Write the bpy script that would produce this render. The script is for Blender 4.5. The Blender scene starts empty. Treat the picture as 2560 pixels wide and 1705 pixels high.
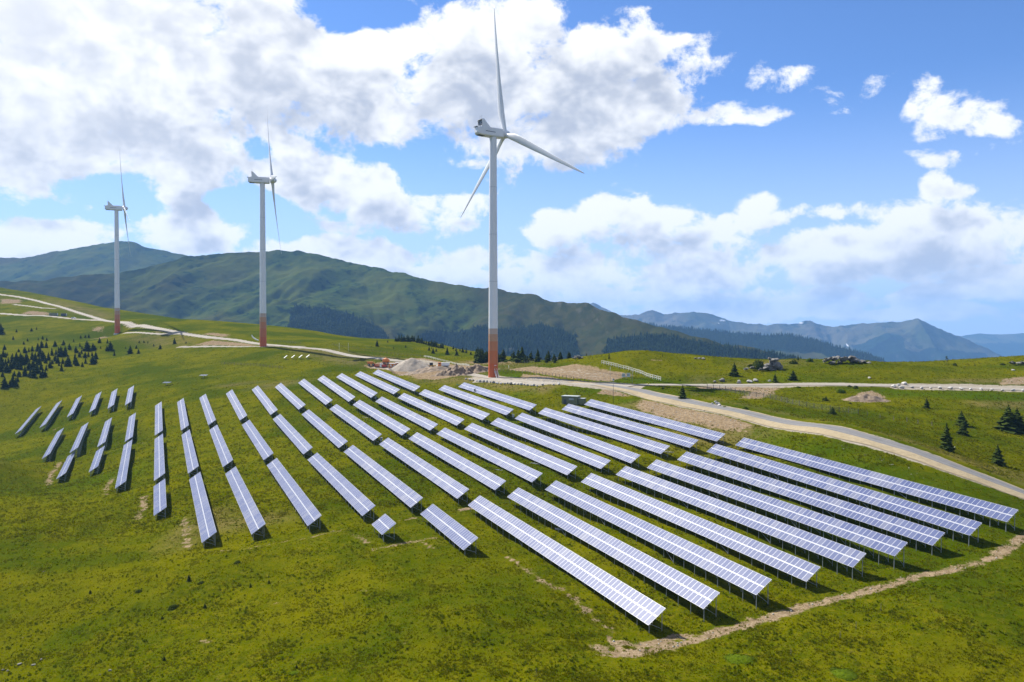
import bpy, bmesh, math, random
import numpy as np
from mathutils import Vector, Matrix
# ------------------------------------------------------------------ camera
SC = bpy.context.scene
COL = SC.collection
FPX, PITCH = 1926.4, 0.01508            # focal length in photo pixels (2560 wide), downward tilt
cam_d = bpy.data.cameras.new('camera'); cam = bpy.data.objects.new('camera', cam_d); COL.objects.link(cam)
cam_d.sensor_width = 36.0; cam_d.lens = 36.0 * FPX / 2560.0
cam_d.clip_start = 1.0; cam_d.clip_end = 60000.0
cam.location = (0, 0, 0); cam.rotation_euler = (math.pi/2 - PITCH, 0, 0)
SC.camera = cam
CP, SP = math.cos(PITCH), math.sin(PITCH)
def ray(px, py):                         # photo pixel -> world direction with y = 1
    u, v = (px-1280.0)/FPX, (852.5-py)/FPX
    y = CP + v*SP
    return np.array([u/y, 1.0, (-SP + v*CP)/y])
def at(px, py, D): return ray(px, py)*D
# ------------------------------------------------------------------ light
SUN_AZ_DIR = Vector((-0.75, 0.66, 0)).normalized()    # horizontal direction towards the sun
SUN_EL = math.radians(46)
SUN = Vector((SUN_AZ_DIR.x*math.cos(SUN_EL), SUN_AZ_DIR.y*math.cos(SUN_EL), math.sin(SUN_EL)))
sun_d = bpy.data.lights.new('sun', 'SUN'); sun_d.energy = 5.0; sun_d.angle = math.radians(0.5); sun_d.color = (1.0, 0.955, 0.88)
sun = bpy.data.objects.new('sun', sun_d); COL.objects.link(sun)
sun.rotation_euler = SUN.to_track_quat('Z', 'Y').to_euler(); sun.location = (-300, 300, 500)
SC.view_settings.view_transform = 'Standard'; SC.view_settings.look = 'None'
SC.view_settings.exposure = 0.95; SC.view_settings.gamma = 1.0; SC.view_settings.use_curve_mapping = False
# ------------------------------------------------------------------ sky: clear-air gradient with cumulus
world = bpy.data.worlds.new('World'); SC.world = world; world.use_nodes = True
NT = world.node_tree; NT.nodes.clear()
class NB:                                # small node-building helper
    def __init__(s, nt): s.nt = nt
    def node(s, t, **k):
        n = s.nt.nodes.new(t)
        for a, b in k.items(): setattr(n, a, b)
        return n
    def put(s, sock, v):
        if isinstance(v, bpy.types.NodeSocket): s.nt.links.new(v, sock)
        elif v is not None: sock.default_value = v
    def m(s, op, a, b=None, c=None, clamp=False):
        n = s.node('ShaderNodeMath', operation=op, use_clamp=clamp)
        s.put(n.inputs[0], a); s.put(n.inputs[1], b); s.put(n.inputs[2], c); return n.outputs[0]
    def vm(s, op, a, b=None, c=None):
        n = s.node('ShaderNodeVectorMath', operation=op)
        s.put(n.inputs[0], a); s.put(n.inputs[1], b); s.put(n.inputs[2], c)
        return n.outputs['Value'] if op in ('DOT_PRODUCT', 'LENGTH', 'DISTANCE') else n.outputs[0]
    def noise(s, vec, scale, detail=4, rough=0.5, dist=0.0, lac=2.0, out=0):
        n = s.node('ShaderNodeTexNoise'); n.inputs['Scale'].default_value = scale; n.inputs['Detail'].default_value = detail
        n.inputs['Roughness'].default_value = rough; n.inputs['Distortion'].default_value = dist; n.inputs['Lacunarity'].default_value = lac
        if vec is not None: s.nt.links.new(vec, n.inputs['Vector'])
        return n.outputs[out]
    def ss(s, v, a, b, lo=0.0, hi=1.0):  # smoothstep map
        n = s.node('ShaderNodeMapRange', interpolation_type='SMOOTHSTEP'); s.put(n.inputs[0], v)
        for i, x in zip((1, 2, 3, 4), (a, b, lo, hi)): n.inputs[i].default_value = x
        return n.outputs[0]
    def lin(s, v, a, b, lo=0.0, hi=1.0):
        n = s.node('ShaderNodeMapRange', clamp=True); s.put(n.inputs[0], v)
        for i, x in zip((1, 2, 3, 4), (a, b, lo, hi)): n.inputs[i].default_value = x
        return n.outputs[0]
    def mix(s, f, a, b, blend='MIX'):
        n = s.node('ShaderNodeMix', data_type='RGBA', blend_type=blend)
        s.put(n.inputs[0], f)
        for sock, v in ((n.inputs[6], a), (n.inputs[7], b)):
            if isinstance(v, tuple) and len(v) == 3: v = v + (1.0,)
            s.put(sock, v)
        return n.outputs[2]
def skydir(px, py):
    v = ray(px, py); return v/np.linalg.norm(v)
# cumulus groups: centre x, y and radii in photo pixels, weight (negative: open blue)
CLOUDS = [(200,130,460,190,1.15),(600,120,380,150,1.05),(1000,190,330,115,1.1),(1210,130,170,120,1.0),(1340,290,270,120,1.15),(1080,320,260,60,.7),
 (400,365,270,75,1.15),(110,300,220,130,1.0),(60,440,150,70,.75),(440,480,70,36,.55),(190,500,150,30,.3),
 (1570,140,140,75,1.0),(1730,180,110,75,.9),(1650,235,160,60,.9),(1850,285,120,45,.95),
 (2330,95,160,40,.1),
 (755,440,110,75,1.05),(925,500,120,75,1.0),(1070,535,120,62,1.0),(490,570,125,50,1.0),(110,605,170,52,1.0),(950,640,150,44,.95),(330,640,330,36,.6),(1180,650,180,40,.7),
 (1545,520,75,62,.95),(1700,590,160,75,1.1),(1400,575,80,52,.85),(2180,640,300,66,.95),(2450,590,190,76,1.0),
 (1630,690,400,40,.74),(2180,740,400,26,.74),(1470,665,190,56,.76),(1300,720,500,30,.7),(1500,735,260,26,.8),(1850,770,300,22,.8),(2300,785,300,20,.75),(2500,690,160,30,.75),(1060,690,260,40,.9),(700,640,200,30,.9),
 (880,28,130,50,-1.0),(820,15,60,30,-.5),(1790,430,340,85,-.8),(2330,110,480,130,-1.0),(600,520,85,50,-.7),(270,470,120,40,-.6),(1120,440,150,38,-.75),(640,370,46,60,-.4),(1700,60,200,40,-.5),(1440,470,200,45,-.6),(2250,430,200,45,-.35)]
WISPS = [(1882,197,30,26,.75),(1985,205,60,30,.85),(2050,225,50,22,.6),(2125,248,60,34,.85),(2345,275,58,50,.80),(2385,300,60,26,.5),(2490,290,56,26,.75),(2555,300,50,24,.75),(2360,385,60,22,.6),(2440,370,80,16,.55),(2510,360,50,12,.5),(1895,515,46,36,1.0),(1960,530,60,20,.8),(2080,530,90,18,.7),(2170,540,60,14,.5),(2345,465,26,36,.85),(2385,490,44,26,.8),(420,470,60,34,.8),(1020,400,26,30,.35),(590,330,30,40,.5)]
def cloud_group(name, detail):
    g = bpy.data.node_groups.new(name, 'ShaderNodeTree')
    g.interface.new_socket('dir', in_out='INPUT', socket_type='NodeSocketVector')
    g.interface.new_socket('cover', in_out='OUTPUT', socket_type='NodeSocketFloat')
    b = NB(g); i = b.node('NodeGroupInput'); o = b.node('NodeGroupOutput'); d = i.outputs[0]
    flat = b.vm('MULTIPLY', d, (1.0, 1.0, 1.3))
    warp = b.vm('SUBTRACT', b.noise(flat, 9.0, 2, out=1), (.5, .5, .5))
    q = b.vm('MULTIPLY_ADD', warp, (.07, .07, .05), d)
    # away from the view the sky carries on at the same cloud amount
    q3 = b.node('ShaderNodeSeparateXYZ'); b.put(q3.inputs[0], d)
    outside = b.m('MAXIMUM', b.ss(q3.outputs[2], .44, .60), b.ss(q3.outputs[1], .82, .64))
    acc = b.m('MULTIPLY_ADD', outside, b.m('MULTIPLY', b.m('SUBTRACT', b.noise(flat, 3.1, 2, .5), .30), 3.4), -.62)
    neg = 0.0
    for (px, py, rx, ry, w) in CLOUDS:
        c = skydir(px, py); s = Vector((FPX/rx, 0.3*FPX/rx, FPX/ry))
        t = b.vm('MULTIPLY_ADD', q, tuple(s), (-c[0]*s.x, -c[1]*s.y, -c[2]*s.z))
        e = b.vm('DOT_PRODUCT', t, t)
        if w > 0: acc = b.m('MAXIMUM', b.m('MULTIPLY_ADD', e, -.50, w*.88 - .10), acc)
        else: neg = b.m('MAXIMUM', b.m('MULTIPLY_ADD', e, -.6, -w), neg)
    acc = b.m('MULTIPLY_ADD', neg, -.9, b.m('MINIMUM', acc, .66))
    for (px, py, rx, ry, w) in WISPS:
        c = skydir(px, py); s = Vector((FPX/rx, 0.3*FPX/rx, FPX/ry)); t = b.vm('MULTIPLY_ADD', q, tuple(s), (-c[0]*s.x, -c[1]*s.y, -c[2]*s.z))
        acc = b.m('MAXIMUM', b.m('MULTIPLY_ADD', b.vm('DOT_PRODUCT', t, t), -.26, w*.62 - .12), acc)
    fb = b.noise(flat, 14.0, detail, .63, .20)
    b.put(o.inputs[0], b.m('MULTIPLY_ADD', b.m('SUBTRACT', fb, .5), 2.9, acc))
    return g
B = NB(NT)
CG1, CG2 = cloud_group('cumulus', 8), cloud_group('cumulus_sunward', 3)
tc = B.node('ShaderNodeTexCoord'); DIR = B.vm('NORMALIZE', tc.outputs['Generated'])
def cov(vec, g):
    n = B.node('ShaderNodeGroup'); n.node_tree = g; B.put(n.inputs[0], vec); return n.outputs[0]
sky = B.node('ShaderNodeTexSky', sky_type='NISHITA', sun_disc=False)
sky.sun_elevation = SUN_EL; sky.sun_rotation = math.atan2(SUN.x, SUN.y); sky.altitude = 1900; sky.air_density = 1.0; sky.dust_density = .4; sky.ozone_density = 1.6
air = B.vm('MULTIPLY', sky.outputs[0], (.066, .088, .120))
here = cov(DIR, CG1)
up = cov(B.vm('ADD', DIR, tuple(Vector((-.35, .2, .85))*0.042)), CG2)
alpha = B.ss(here, 0.0, 0.40)
puff = B.noise(B.vm('MULTIPLY', DIR, (1.0, 1.0, 1.5)), 24.0, 5, .6, .4)
depth = B.m('MULTIPLY_ADD', B.m('SUBTRACT', puff, .5), .85, B.m('ADD', B.m('MULTIPLY', up, .75), B.m('MULTIPLY', here, .22)))
sunward = B.ss(B.vm('DOT_PRODUCT', DIR, tuple(SUN)), .72, 1.0)
shade = B.m('MULTIPLY', B.ss(depth, .06, 1.05), B.m('MULTIPLY_ADD', sunward, -.35, 1.0))
cl = B.mix(shade, (.76, .765, .77), (.36, .395, .475))
cl = B.mix(B.m('MULTIPLY', sunward, .55), cl, (1.0, .99, .97))
sep = B.node('ShaderNodeSeparateXYZ'); B.put(sep.inputs[0], DIR)
haze = B.ss(sep.outputs[2], .30, -.02)
air = B.mix(B.m('MULTIPLY', haze, .88), air, (.49, .585, .76))
cl = B.mix(B.m('MULTIPLY', haze, .15), cl, (.62, .66, .72))
colr = B.mix(alpha, air, cl)
bg = B.node('ShaderNodeBackground'); B.put(bg.inputs[0], colr); bg.inputs[1].default_value = 0.76
wo = B.node('ShaderNodeOutputWorld'); NT.links.new(bg.outputs[0], wo.inputs[0])
world.cycles.sampling_method = 'NONE'
# ------------------------------------------------------------------ helpers
rng = np.random.default_rng(7); random.seed(7)
def tag(o, label=None, cat=None, group=None, kind=None):
    if label: o['label'] = label
    if cat: o['category'] = cat
    if group: o['group'] = group
    if kind: o['kind'] = kind
    return o
def empty(name, loc):
    o = bpy.data.objects.new(name, None); COL.objects.link(o); o.location = loc; o.empty_display_size = .5; return o
class MB:                                # mesh builder: several shapes, one mesh object
    def __init__(s): s.v = []; s.f = []; s.mi = []
    def add(s, verts, faces, mi=0):
        k = len(s.v); s.v += [tuple(map(float, v)) for v in verts]
        s.f += [tuple(i+k for i in f) for f in faces]; s.mi += [mi]*len(faces); return s
    def box(s, c, size, rot=None, mi=0):
        hx, hy, hz = size[0]/2, size[1]/2, size[2]/2
        vs = [Vector((x, y, z)) for x in (-hx, hx) for y in (-hy, hy) for z in (-hz, hz)]
        if rot is not None: vs = [rot @ v for v in vs]
        c = Vector(c)
        return s.add([v + c for v in vs], [(0,1,3,2),(4,6,7,5),(0,4,5,1),(2,3,7,6),(0,2,6,4),(1,5,7,3)], mi)
    def bar(s, a, b, w, h=None, mi=0):   # square bar from a to b
        a, b = Vector(a), Vector(b); d = b - a
        return s.box((a+b)/2, (w, h or w, d.length), d.to_track_quat('Z', 'Y').to_matrix(), mi)
    def tube(s, pts, rad, n=8, mi=0, caps=True):
        pts = [Vector(p) for p in pts]
        if not hasattr(rad, '__len__'): rad = [rad]*len(pts)
        k = len(s.v); vs = []
        for i, p in enumerate(pts):
            d = (pts[min(i+1, len(pts)-1)] - pts[max(i-1, 0)])
            q = d.to_track_quat('Z', 'Y') if d.length > 1e-9 else Vector((0,0,1)).to_track_quat('Z', 'Y')
            for j in range(n):
                a = 2*math.pi*j/n; vs.append(p + q @ Vector((math.cos(a)*rad[i], math.sin(a)*rad[i], 0)))
        fs = [(i*n+j, i*n+(j+1) % n, (i+1)*n+(j+1) % n, (i+1)*n+j) for i in range(len(pts)-1) for j in range(n)]
        if caps: fs += [tuple(range(n-1, -1, -1)), tuple(range((len(pts)-1)*n, len(pts)*n))]
        return s.add(vs, fs, mi)
    def prism(s, poly, axis_vec, mi=0):  # polygon extruded along a vector
        n = len(poly); a = [Vector(p) for p in poly]; b = [p + Vector(axis_vec) for p in a]
        return s.add(a+b, [tuple(range(n-1, -1, -1)), tuple(range(n, 2*n))] + [(i, (i+1) % n, n+(i+1) % n, n+i) for i in range(n)], mi)
    def mesh(s, name, mats, smooth=False):
        m = bpy.data.meshes.new(name); m.from_pydata(s.v, [], s.f)
        for mt in (mats if isinstance(mats, (list, tuple)) else [mats]): m.materials.append(mt)
        if any(s.mi): m.polygons.foreach_set('material_index', s.mi)
        if smooth: m.polygons.foreach_set('use_smooth', [True]*len(m.polygons))
        m.update(); return m
    def build(s, name, mats, parent=None, loc=None, smooth=False):
        return link(name, s.mesh(name, mats, smooth), parent, loc)
def link(name, me, parent=None, loc=None):
    o = bpy.data.objects.new(name, me); COL.objects.link(o)
    if parent: o.parent = parent
    if loc is not None: o.location = loc
    return o
def fix_normals(me):
    b = bmesh.new(); b.from_mesh(me); bmesh.ops.recalc_face_normals(b, faces=b.faces); b.to_mesh(me); b.free()
def np_mesh(name, V, F, mats, smooth=True, attrs=None, mi=None):
    V = np.ascontiguousarray(V, np.float32); F = np.ascontiguousarray(F, np.int32); k = F.shape[1]
    me = bpy.data.meshes.new(name); me.vertices.add(len(V)); me.vertices.foreach_set('co', V.ravel())
    me.loops.add(F.size); me.loops.foreach_set('vertex_index', F.ravel())
    me.polygons.add(len(F)); me.polygons.foreach_set('loop_start', np.arange(0, F.size, k, dtype=np.int32))
    me.polygons.foreach_set('loop_total', np.full(len(F), k, np.int32))
    if smooth: me.polygons.foreach_set('use_smooth', np.ones(len(F), bool))
    if mi is not None: me.polygons.foreach_set('material_index', np.ascontiguousarray(mi, np.int32))
    for mt in (mats if isinstance(mats, (list, tuple)) else [mats]): me.materials.append(mt)
    me.update(calc_edges=True)
    for a, val in (attrs or {}).items():
        at_ = me.attributes.new(a, 'FLOAT', 'POINT'); at_.data.foreach_set('value', np.ascontiguousarray(val, np.float32).ravel())
    return me
def grid_faces(nr, nc):
    i = np.arange(nr*nc).reshape(nr, nc)
    return np.stack([i[:-1, :-1], i[:-1, 1:], i[1:, 1:], i[1:, :-1]], -1).reshape(-1, 4)
# value-gradient noise in numpy
def _h(ix, iy, seed):
    h = (ix.astype(np.int64)*374761393 + iy.astype(np.int64)*668265263 + seed*974711) & 0xffffffff
    h = ((h ^ (h >> 13))*1274126177) & 0xffffffff
    return (h ^ (h >> 16)) & 0xffffffff
def perlin(x, y, seed=0):
    x0, y0 = np.floor(x), np.floor(y); fx, fy = x-x0, y-y0
    def g(dx, dy):
        a = _h(x0+dx, y0+dy, seed)/4294967296.0*2*np.pi
        return np.cos(a)*(fx-dx) + np.sin(a)*(fy-dy)
    u, v = fx*fx*fx*(fx*(fx*6-15)+10), fy*fy*fy*(fy*(fy*6-15)+10)
    return ((g(0,0)*(1-u)+g(1,0)*u)*(1-v) + (g(0,1)*(1-u)+g(1,1)*u)*v)*1.4
def fbm(x, y, octv=4, seed=0, gain=.5):
    r = 0; a = 1.0
    for o in range(octv): r = r + a*perlin(x*2**o, y*2**o, seed+o); a *= gain
    return r
def ridged(x, y, octv=4, seed=0, gain=.5):
    r = 0; a = 1.0; t = 0
    for o in range(octv): r = r + a*(1-np.abs(perlin(x*2**o, y*2**o, seed+o))); t += a; a *= gain
    return r/t
# ------------------------------------------------------------------ materials
def new_mat(name):
    m = bpy.data.materials.new(name); m.use_nodes = True; m.node_tree.nodes.clear(); b = NB(m.node_tree)
    o = b.node('ShaderNodeOutputMaterial'); p = b.node('ShaderNodeBsdfPrincipled'); m.node_tree.links.new(p.outputs[0], o.inputs[0])
    return m, b, p, o
def pos(b): return b.node('ShaderNodeNewGeometry').outputs['Position']
def bump(b, p, h, strength, dist):
    n = b.node('ShaderNodeBump'); n.inputs['Strength'].default_value = strength; n.inputs['Distance'].default_value = dist
    b.put(n.inputs['Height'], h); b.put(p.inputs['Normal'], n.outputs[0])
def simple(name, col, rough=.5, metal=0.0, var=.12, scale=1.5, spec=.5):
    m, b, p, o = new_mat(name); tc_ = b.node('ShaderNodeTexCoord').outputs['Object']
    n = b.noise(tc_, scale, 5, .6)
    c = b.mix(n, tuple(x*(1-var) for x in col), tuple(min(1, x*(1+var)) for x in col))
    b.put(p.inputs['Base Color'], c); p.inputs['Roughness'].default_value = rough; p.inputs['Metallic'].default_value = metal
    p.inputs['Specular IOR Level'].default_value = spec
    b.put(p.inputs['Roughness'], b.m('MULTIPLY_ADD', n, .2, rough-.1)); return m
M = {}
M['galv'] = simple('galvanised_steel', (.30, .33, .36), .45, .6)
M['white_paint'] = simple('white_paint', (.66, .67, .68), .38, 0, .05, .4)
M['frame'] = simple('aluminium_frame', (.38, .39, .42), .35, .0, .04)
M['backsheet'] = simple('backsheet', (.10, .10, .11), .6)
M['dark'] = simple('dark_rubber', (.02, .02, .022), .8)
M['steel_dark'] = simple('dark_steel', (.07, .08, .09), .5, .4)
M['orange'] = simple('orange_paint', (.62, .20, .03), .45)
M['yellow'] = simple('yellow_paint', (.55, .30, .02), .5)
M['red'] = simple('red_paint', (.38, .04, .03), .5)
M['white_plain'] = simple('white_board', (.72, .72, .70), .6)
M['wood_white'] = simple('bleached_wood', (.62, .60, .55), .8, 0, .2, 3)
M['wood_grey'] = simple('weathered_wood', (.13, .115, .10), .9, 0, .3, 4)
M['bark'] = simple('bark', (.07, .05, .035), .95, 0, .4, 4)
M['station'] = simple('green_station_wall', (.16, .17, .095), .7, 0, .2, 1.0)
M['roof_grey'] = simple('grey_roof', (.33, .36, .35), .7, 0, .15, .8)
M['glass_dark'] = simple('dark_glass', (.015, .02, .025), .08)
M['concrete'] = simple('concrete', (.42, .41, .38), .85, 0, .18, .7)
M['pipe_green'] = simple('green_pipe', (.05, .20, .10), .5)
M['sign_yellow'] = simple('yellow_sign', (.75, .60, .05), .5)
for i, c in enumerate([(.47,.088,.008), (.45,.122,.026), (.43,.158,.058), (.41,.228,.125), (.43,.33,.265)]):
    M['band%d' % i] = simple('tower_band_%d' % i, c, .42, 0, .04, .3)
def rock_mat(name, a, b_, scale=1.0):
    m, b, p, o = new_mat(name); P = pos(b)
    n = b.noise(P, scale, 7, .65, .3); n2 = b.noise(P, scale*.25, 3, .5)
    c = b.mix(b.ss(n, .35, .65), a, b_); c = b.mix(b.ss(n2, .5, .75), c, tuple(x*.55 for x in a))
    b.put(p.inputs['Base Color'], c); p.inputs['Roughness'].default_value = .9; bump(b, p, n, .6, .12); return m
M['rock'] = rock_mat('grey_rock', (.085, .080, .068), (.19, .182, .165), 1.6)
M['pale_rock'] = rock_mat('pale_rock', (.30, .285, .26), (.46, .44, .41), 1.2)
M['sand'] = rock_mat('grey_sand', (.25, .205, .155), (.32, .275, .215), .8)
M['earth'] = rock_mat('dug_earth', (.12, .085, .055), (.25, .18, .115), .7)
# meadow: grass of several greens, broken by soil, gravel and straw where the attributes say so
def attr(b, name): n = b.node('ShaderNodeAttribute'); n.attribute_name = name; return n.outputs['Fac']
def meadow(name, tuft=False):
    m, b, p, o = new_mat(name); P = pos(b)
    big = b.noise(P, .018, 4, .55); mid = b.noise(P, .11, 5, .62, .4); fine = b.noise(P, .9, 6, .68, .3); tiny = b.noise(P, 4.5, 4, .6)
    g1, g2, g3, g4 = (.048, .062, .0010), (.099, .098, .0014), (.029, .050, .0010), (.135, .108, .011)
    c = b.mix(b.ss(b.m('MULTIPLY_ADD', tiny, .35, b.m('MULTIPLY_ADD', fine, .45, b.m('MULTIPLY', mid, .45))), .50, .74), g1, g2)
    c = b.mix(b.ss(big, .44, .60), c, b.mix(fine, g3, g1))
    c = b.mix(b.m('MULTIPLY', b.ss(b.m('MULTIPLY_ADD', tiny, .4, b.m('MULTIPLY', fine, .7)), .56, .76), .62), c, g4)
    c = b.mix(b.m('MULTIPLY', b.ss(b.noise(P, .30, 6, .7, .5), .52, .74), .50), c, (.020, .037, .0010))
    c = b.mix(b.m('MULTIPLY', b.ss(b.noise(P, .030, 4, .6, .6), .50, .66), .6), c, b.mix(fine, (.072, .074, .001), (.125, .115, .002)))
    c = b.mix(b.m('MULTIPLY', b.ss(b.noise(b.vm('MULTIPLY', P, (1, .6, 1)), .19, 5, .6, .3), .63, .70), .6), c, (.020, .032, .002))
    c = b.mix(b.m('MULTIPLY', attr(b, 'lush'), .75), c, b.mix(fine, (.028, .058, .0015), (.050, .084, .002)))
    dry = b.m('MULTIPLY', attr(b, 'dry'), b.ss(b.m('MULTIPLY_ADD', fine, .5, b.m('MULTIPLY', mid, .5)), .34, .60))
    c = b.mix(dry, c, b.mix(tiny, (.10, .078, .028), (.19, .14, .07)))
    c = b.mix(b.m('MULTIPLY', b.ss(b.noise(P, .55, 6, .7), .64, .72), .45), c, (.16, .13, .055))
    if not tuft:
        edge = b.m('MULTIPLY_ADD', b.m('SUBTRACT', b.noise(P, .45, 8, .76, .5), .5), 1.9, b.m('MULTIPLY_ADD', b.m('SUBTRACT', tiny, .5), .35, 0.0))
        soil = b.ss(b.m('ADD', attr(b, 'soil'), edge), .40, .58)
        sc = b.mix(b.ss(fine, .3, .7), (.115, .078, .043), (.245, .182, .11)); sc = b.mix(b.ss(tiny, .52, .7), sc, (.31, .25, .17))
        c = b.mix(soil, c, sc)
        grav = b.ss(b.m('ADD', attr(b, 'gravel'), b.m('MULTIPLY', edge, .6)), .42, .58)
        gc = b.mix(b.ss(fine, .3, .7), (.23, .20, .152), (.30, .265, .21))
        c = b.mix(grav, c, gc)
        bump(b, p, b.m('MULTIPLY_ADD', tiny, .35, fine), .9, .22)
    else:
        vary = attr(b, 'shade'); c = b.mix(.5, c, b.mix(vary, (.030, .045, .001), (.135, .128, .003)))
        df = b.node('ShaderNodeBsdfDiffuse'); tr = b.node('ShaderNodeBsdfTranslucent'); mx = b.node('ShaderNodeMixShader'); mx.inputs[0].default_value = .45
        c2 = b.vm('SCALE', c); c2.node.inputs['Scale'].default_value = 1.45
        b.put(df.inputs[0], c2); b.put(tr.inputs[0], c2); m.node_tree.links.new(df.outputs[0], mx.inputs[1]); m.node_tree.links.new(tr.outputs[0], mx.inputs[2]); m.node_tree.links.new(mx.outputs[0], o.inputs[0])
    b.put(p.inputs['Base Color'], c); p.inputs['Roughness'].default_value = 1.0; p.inputs['Specular IOR Level'].default_value = 0.0
    return m
M['meadow'] = meadow('meadow'); M['tuft'] = meadow('meadow_tufts', True)
def needle(name, a, b_, sc=1.2):
    m, b, p, o = new_mat(name); P = pos(b)
    n = b.noise(P, sc, 5, .65); oi = b.node('ShaderNodeObjectInfo').outputs['Random']
    c = b.mix(b.ss(n, .3, .7), a, b_); c = b.mix(b.m('MULTIPLY', oi, .5), c, (a[0]*1.7, a[1]*1.35, a[2]*1.1))
    b.put(p.inputs['Base Color'], c); p.inputs['Roughness'].default_value = .95; p.inputs['Specular IOR Level'].default_value = .03; return m
M['needle'] = needle('spruce_needles', (.015, .028, .005), (.052, .068, .010))
M['forest'] = needle('far_forest', (.006, .014, .006), (.016, .030, .011), .06)
M['leaf_bright'] = needle('bright_leaves', (.040, .072, .002), (.095, .130, .004), 3)
M['leaf'] = needle('shrub_leaves', (.026, .052, .003), (.070, .105, .005))
# road surfaces
def road_mat(name, a, b_, sc, streak=False):
    m, b, p, o = new_mat(name); P = pos(b)
    n = b.noise(P, sc, 7, .7); n2 = b.noise(P, sc*.12, 4, .6)
    c = b.mix(b.ss(n, .3, .7), a, b_); c = b.mix(b.m('MULTIPLY', b.ss(n2, .45, .7), .4), c, tuple(x*.72 for x in a))
    if streak:
        u = attr(b, 'across'); t = b.m('MULTIPLY', b.ss(b.m('ABSOLUTE', b.m('SUBTRACT', u, .47)), .20, .06), b.ss(n2, .25, .55))
        c = b.mix(b.m('MULTIPLY', t, .45), c, tuple(min(1, x*1.22) for x in b_)); c = b.mix(b.m('MULTIPLY', b.ss(u, .16, .0), b.m('MULTIPLY', b.ss(n, .48, .6), streak)), c, (.10, .105, .02) if streak > .3 else tuple(x*.6 for x in a))
    b.put(p.inputs['Base Color'], c); p.inputs['Roughness'].default_value = .93; p.inputs['Specular IOR Level'].default_value = .2; bump(b, p, n, .4, .05); return m
M['asphalt'] = road_mat('worn_asphalt', (.125, .123, .122), (.165, .162, .158), 2.0, .2)
M['gravel'] = road_mat('pale_gravel', (.225, .20, .162), (.295, .265, .22), 1.2, .45)
M['shoulder'] = road_mat('sandy_shoulder', (.24, .19, .112), (.32, .262, .165), 1.0)
# solar glass
def solar():
    m, b, p, o = new_mat('solar_glass')
    r = b.m('FRACT', b.m('ADD', b.node('ShaderNodeObjectInfo').outputs['Random'], b.node('ShaderNodeNewGeometry').outputs['Random Per Island']))
    P = pos(b); big = b.noise(P, .045, 4, .6); grain = b.noise(P, 5.0, 4, .7)
    r2 = b.m('MULTIPLY_ADD', b.m('SUBTRACT', big, .5), 2.2, r)
    c = b.mix(b.m('MULTIPLY_ADD', r, .8, .1), (.044, .062, .152), (.082, .099, .184))
    c = b.mix(b.m('MULTIPLY', b.ss(r2, .55, 1.2), .7), c, (.148, .156, .205))
    c = b.mix(b.m('MULTIPLY', grain, .35), c, (.045, .062, .155))
    b.put(p.inputs['Base Color'], c); b.put(p.inputs['Roughness'], b.m('MULTIPLY_ADD', r, .06, .38))
    p.inputs['IOR'].default_value = 1.5; p.inputs['Specular IOR Level'].default_value = .16; return m
M['solar'] = solar()
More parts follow.
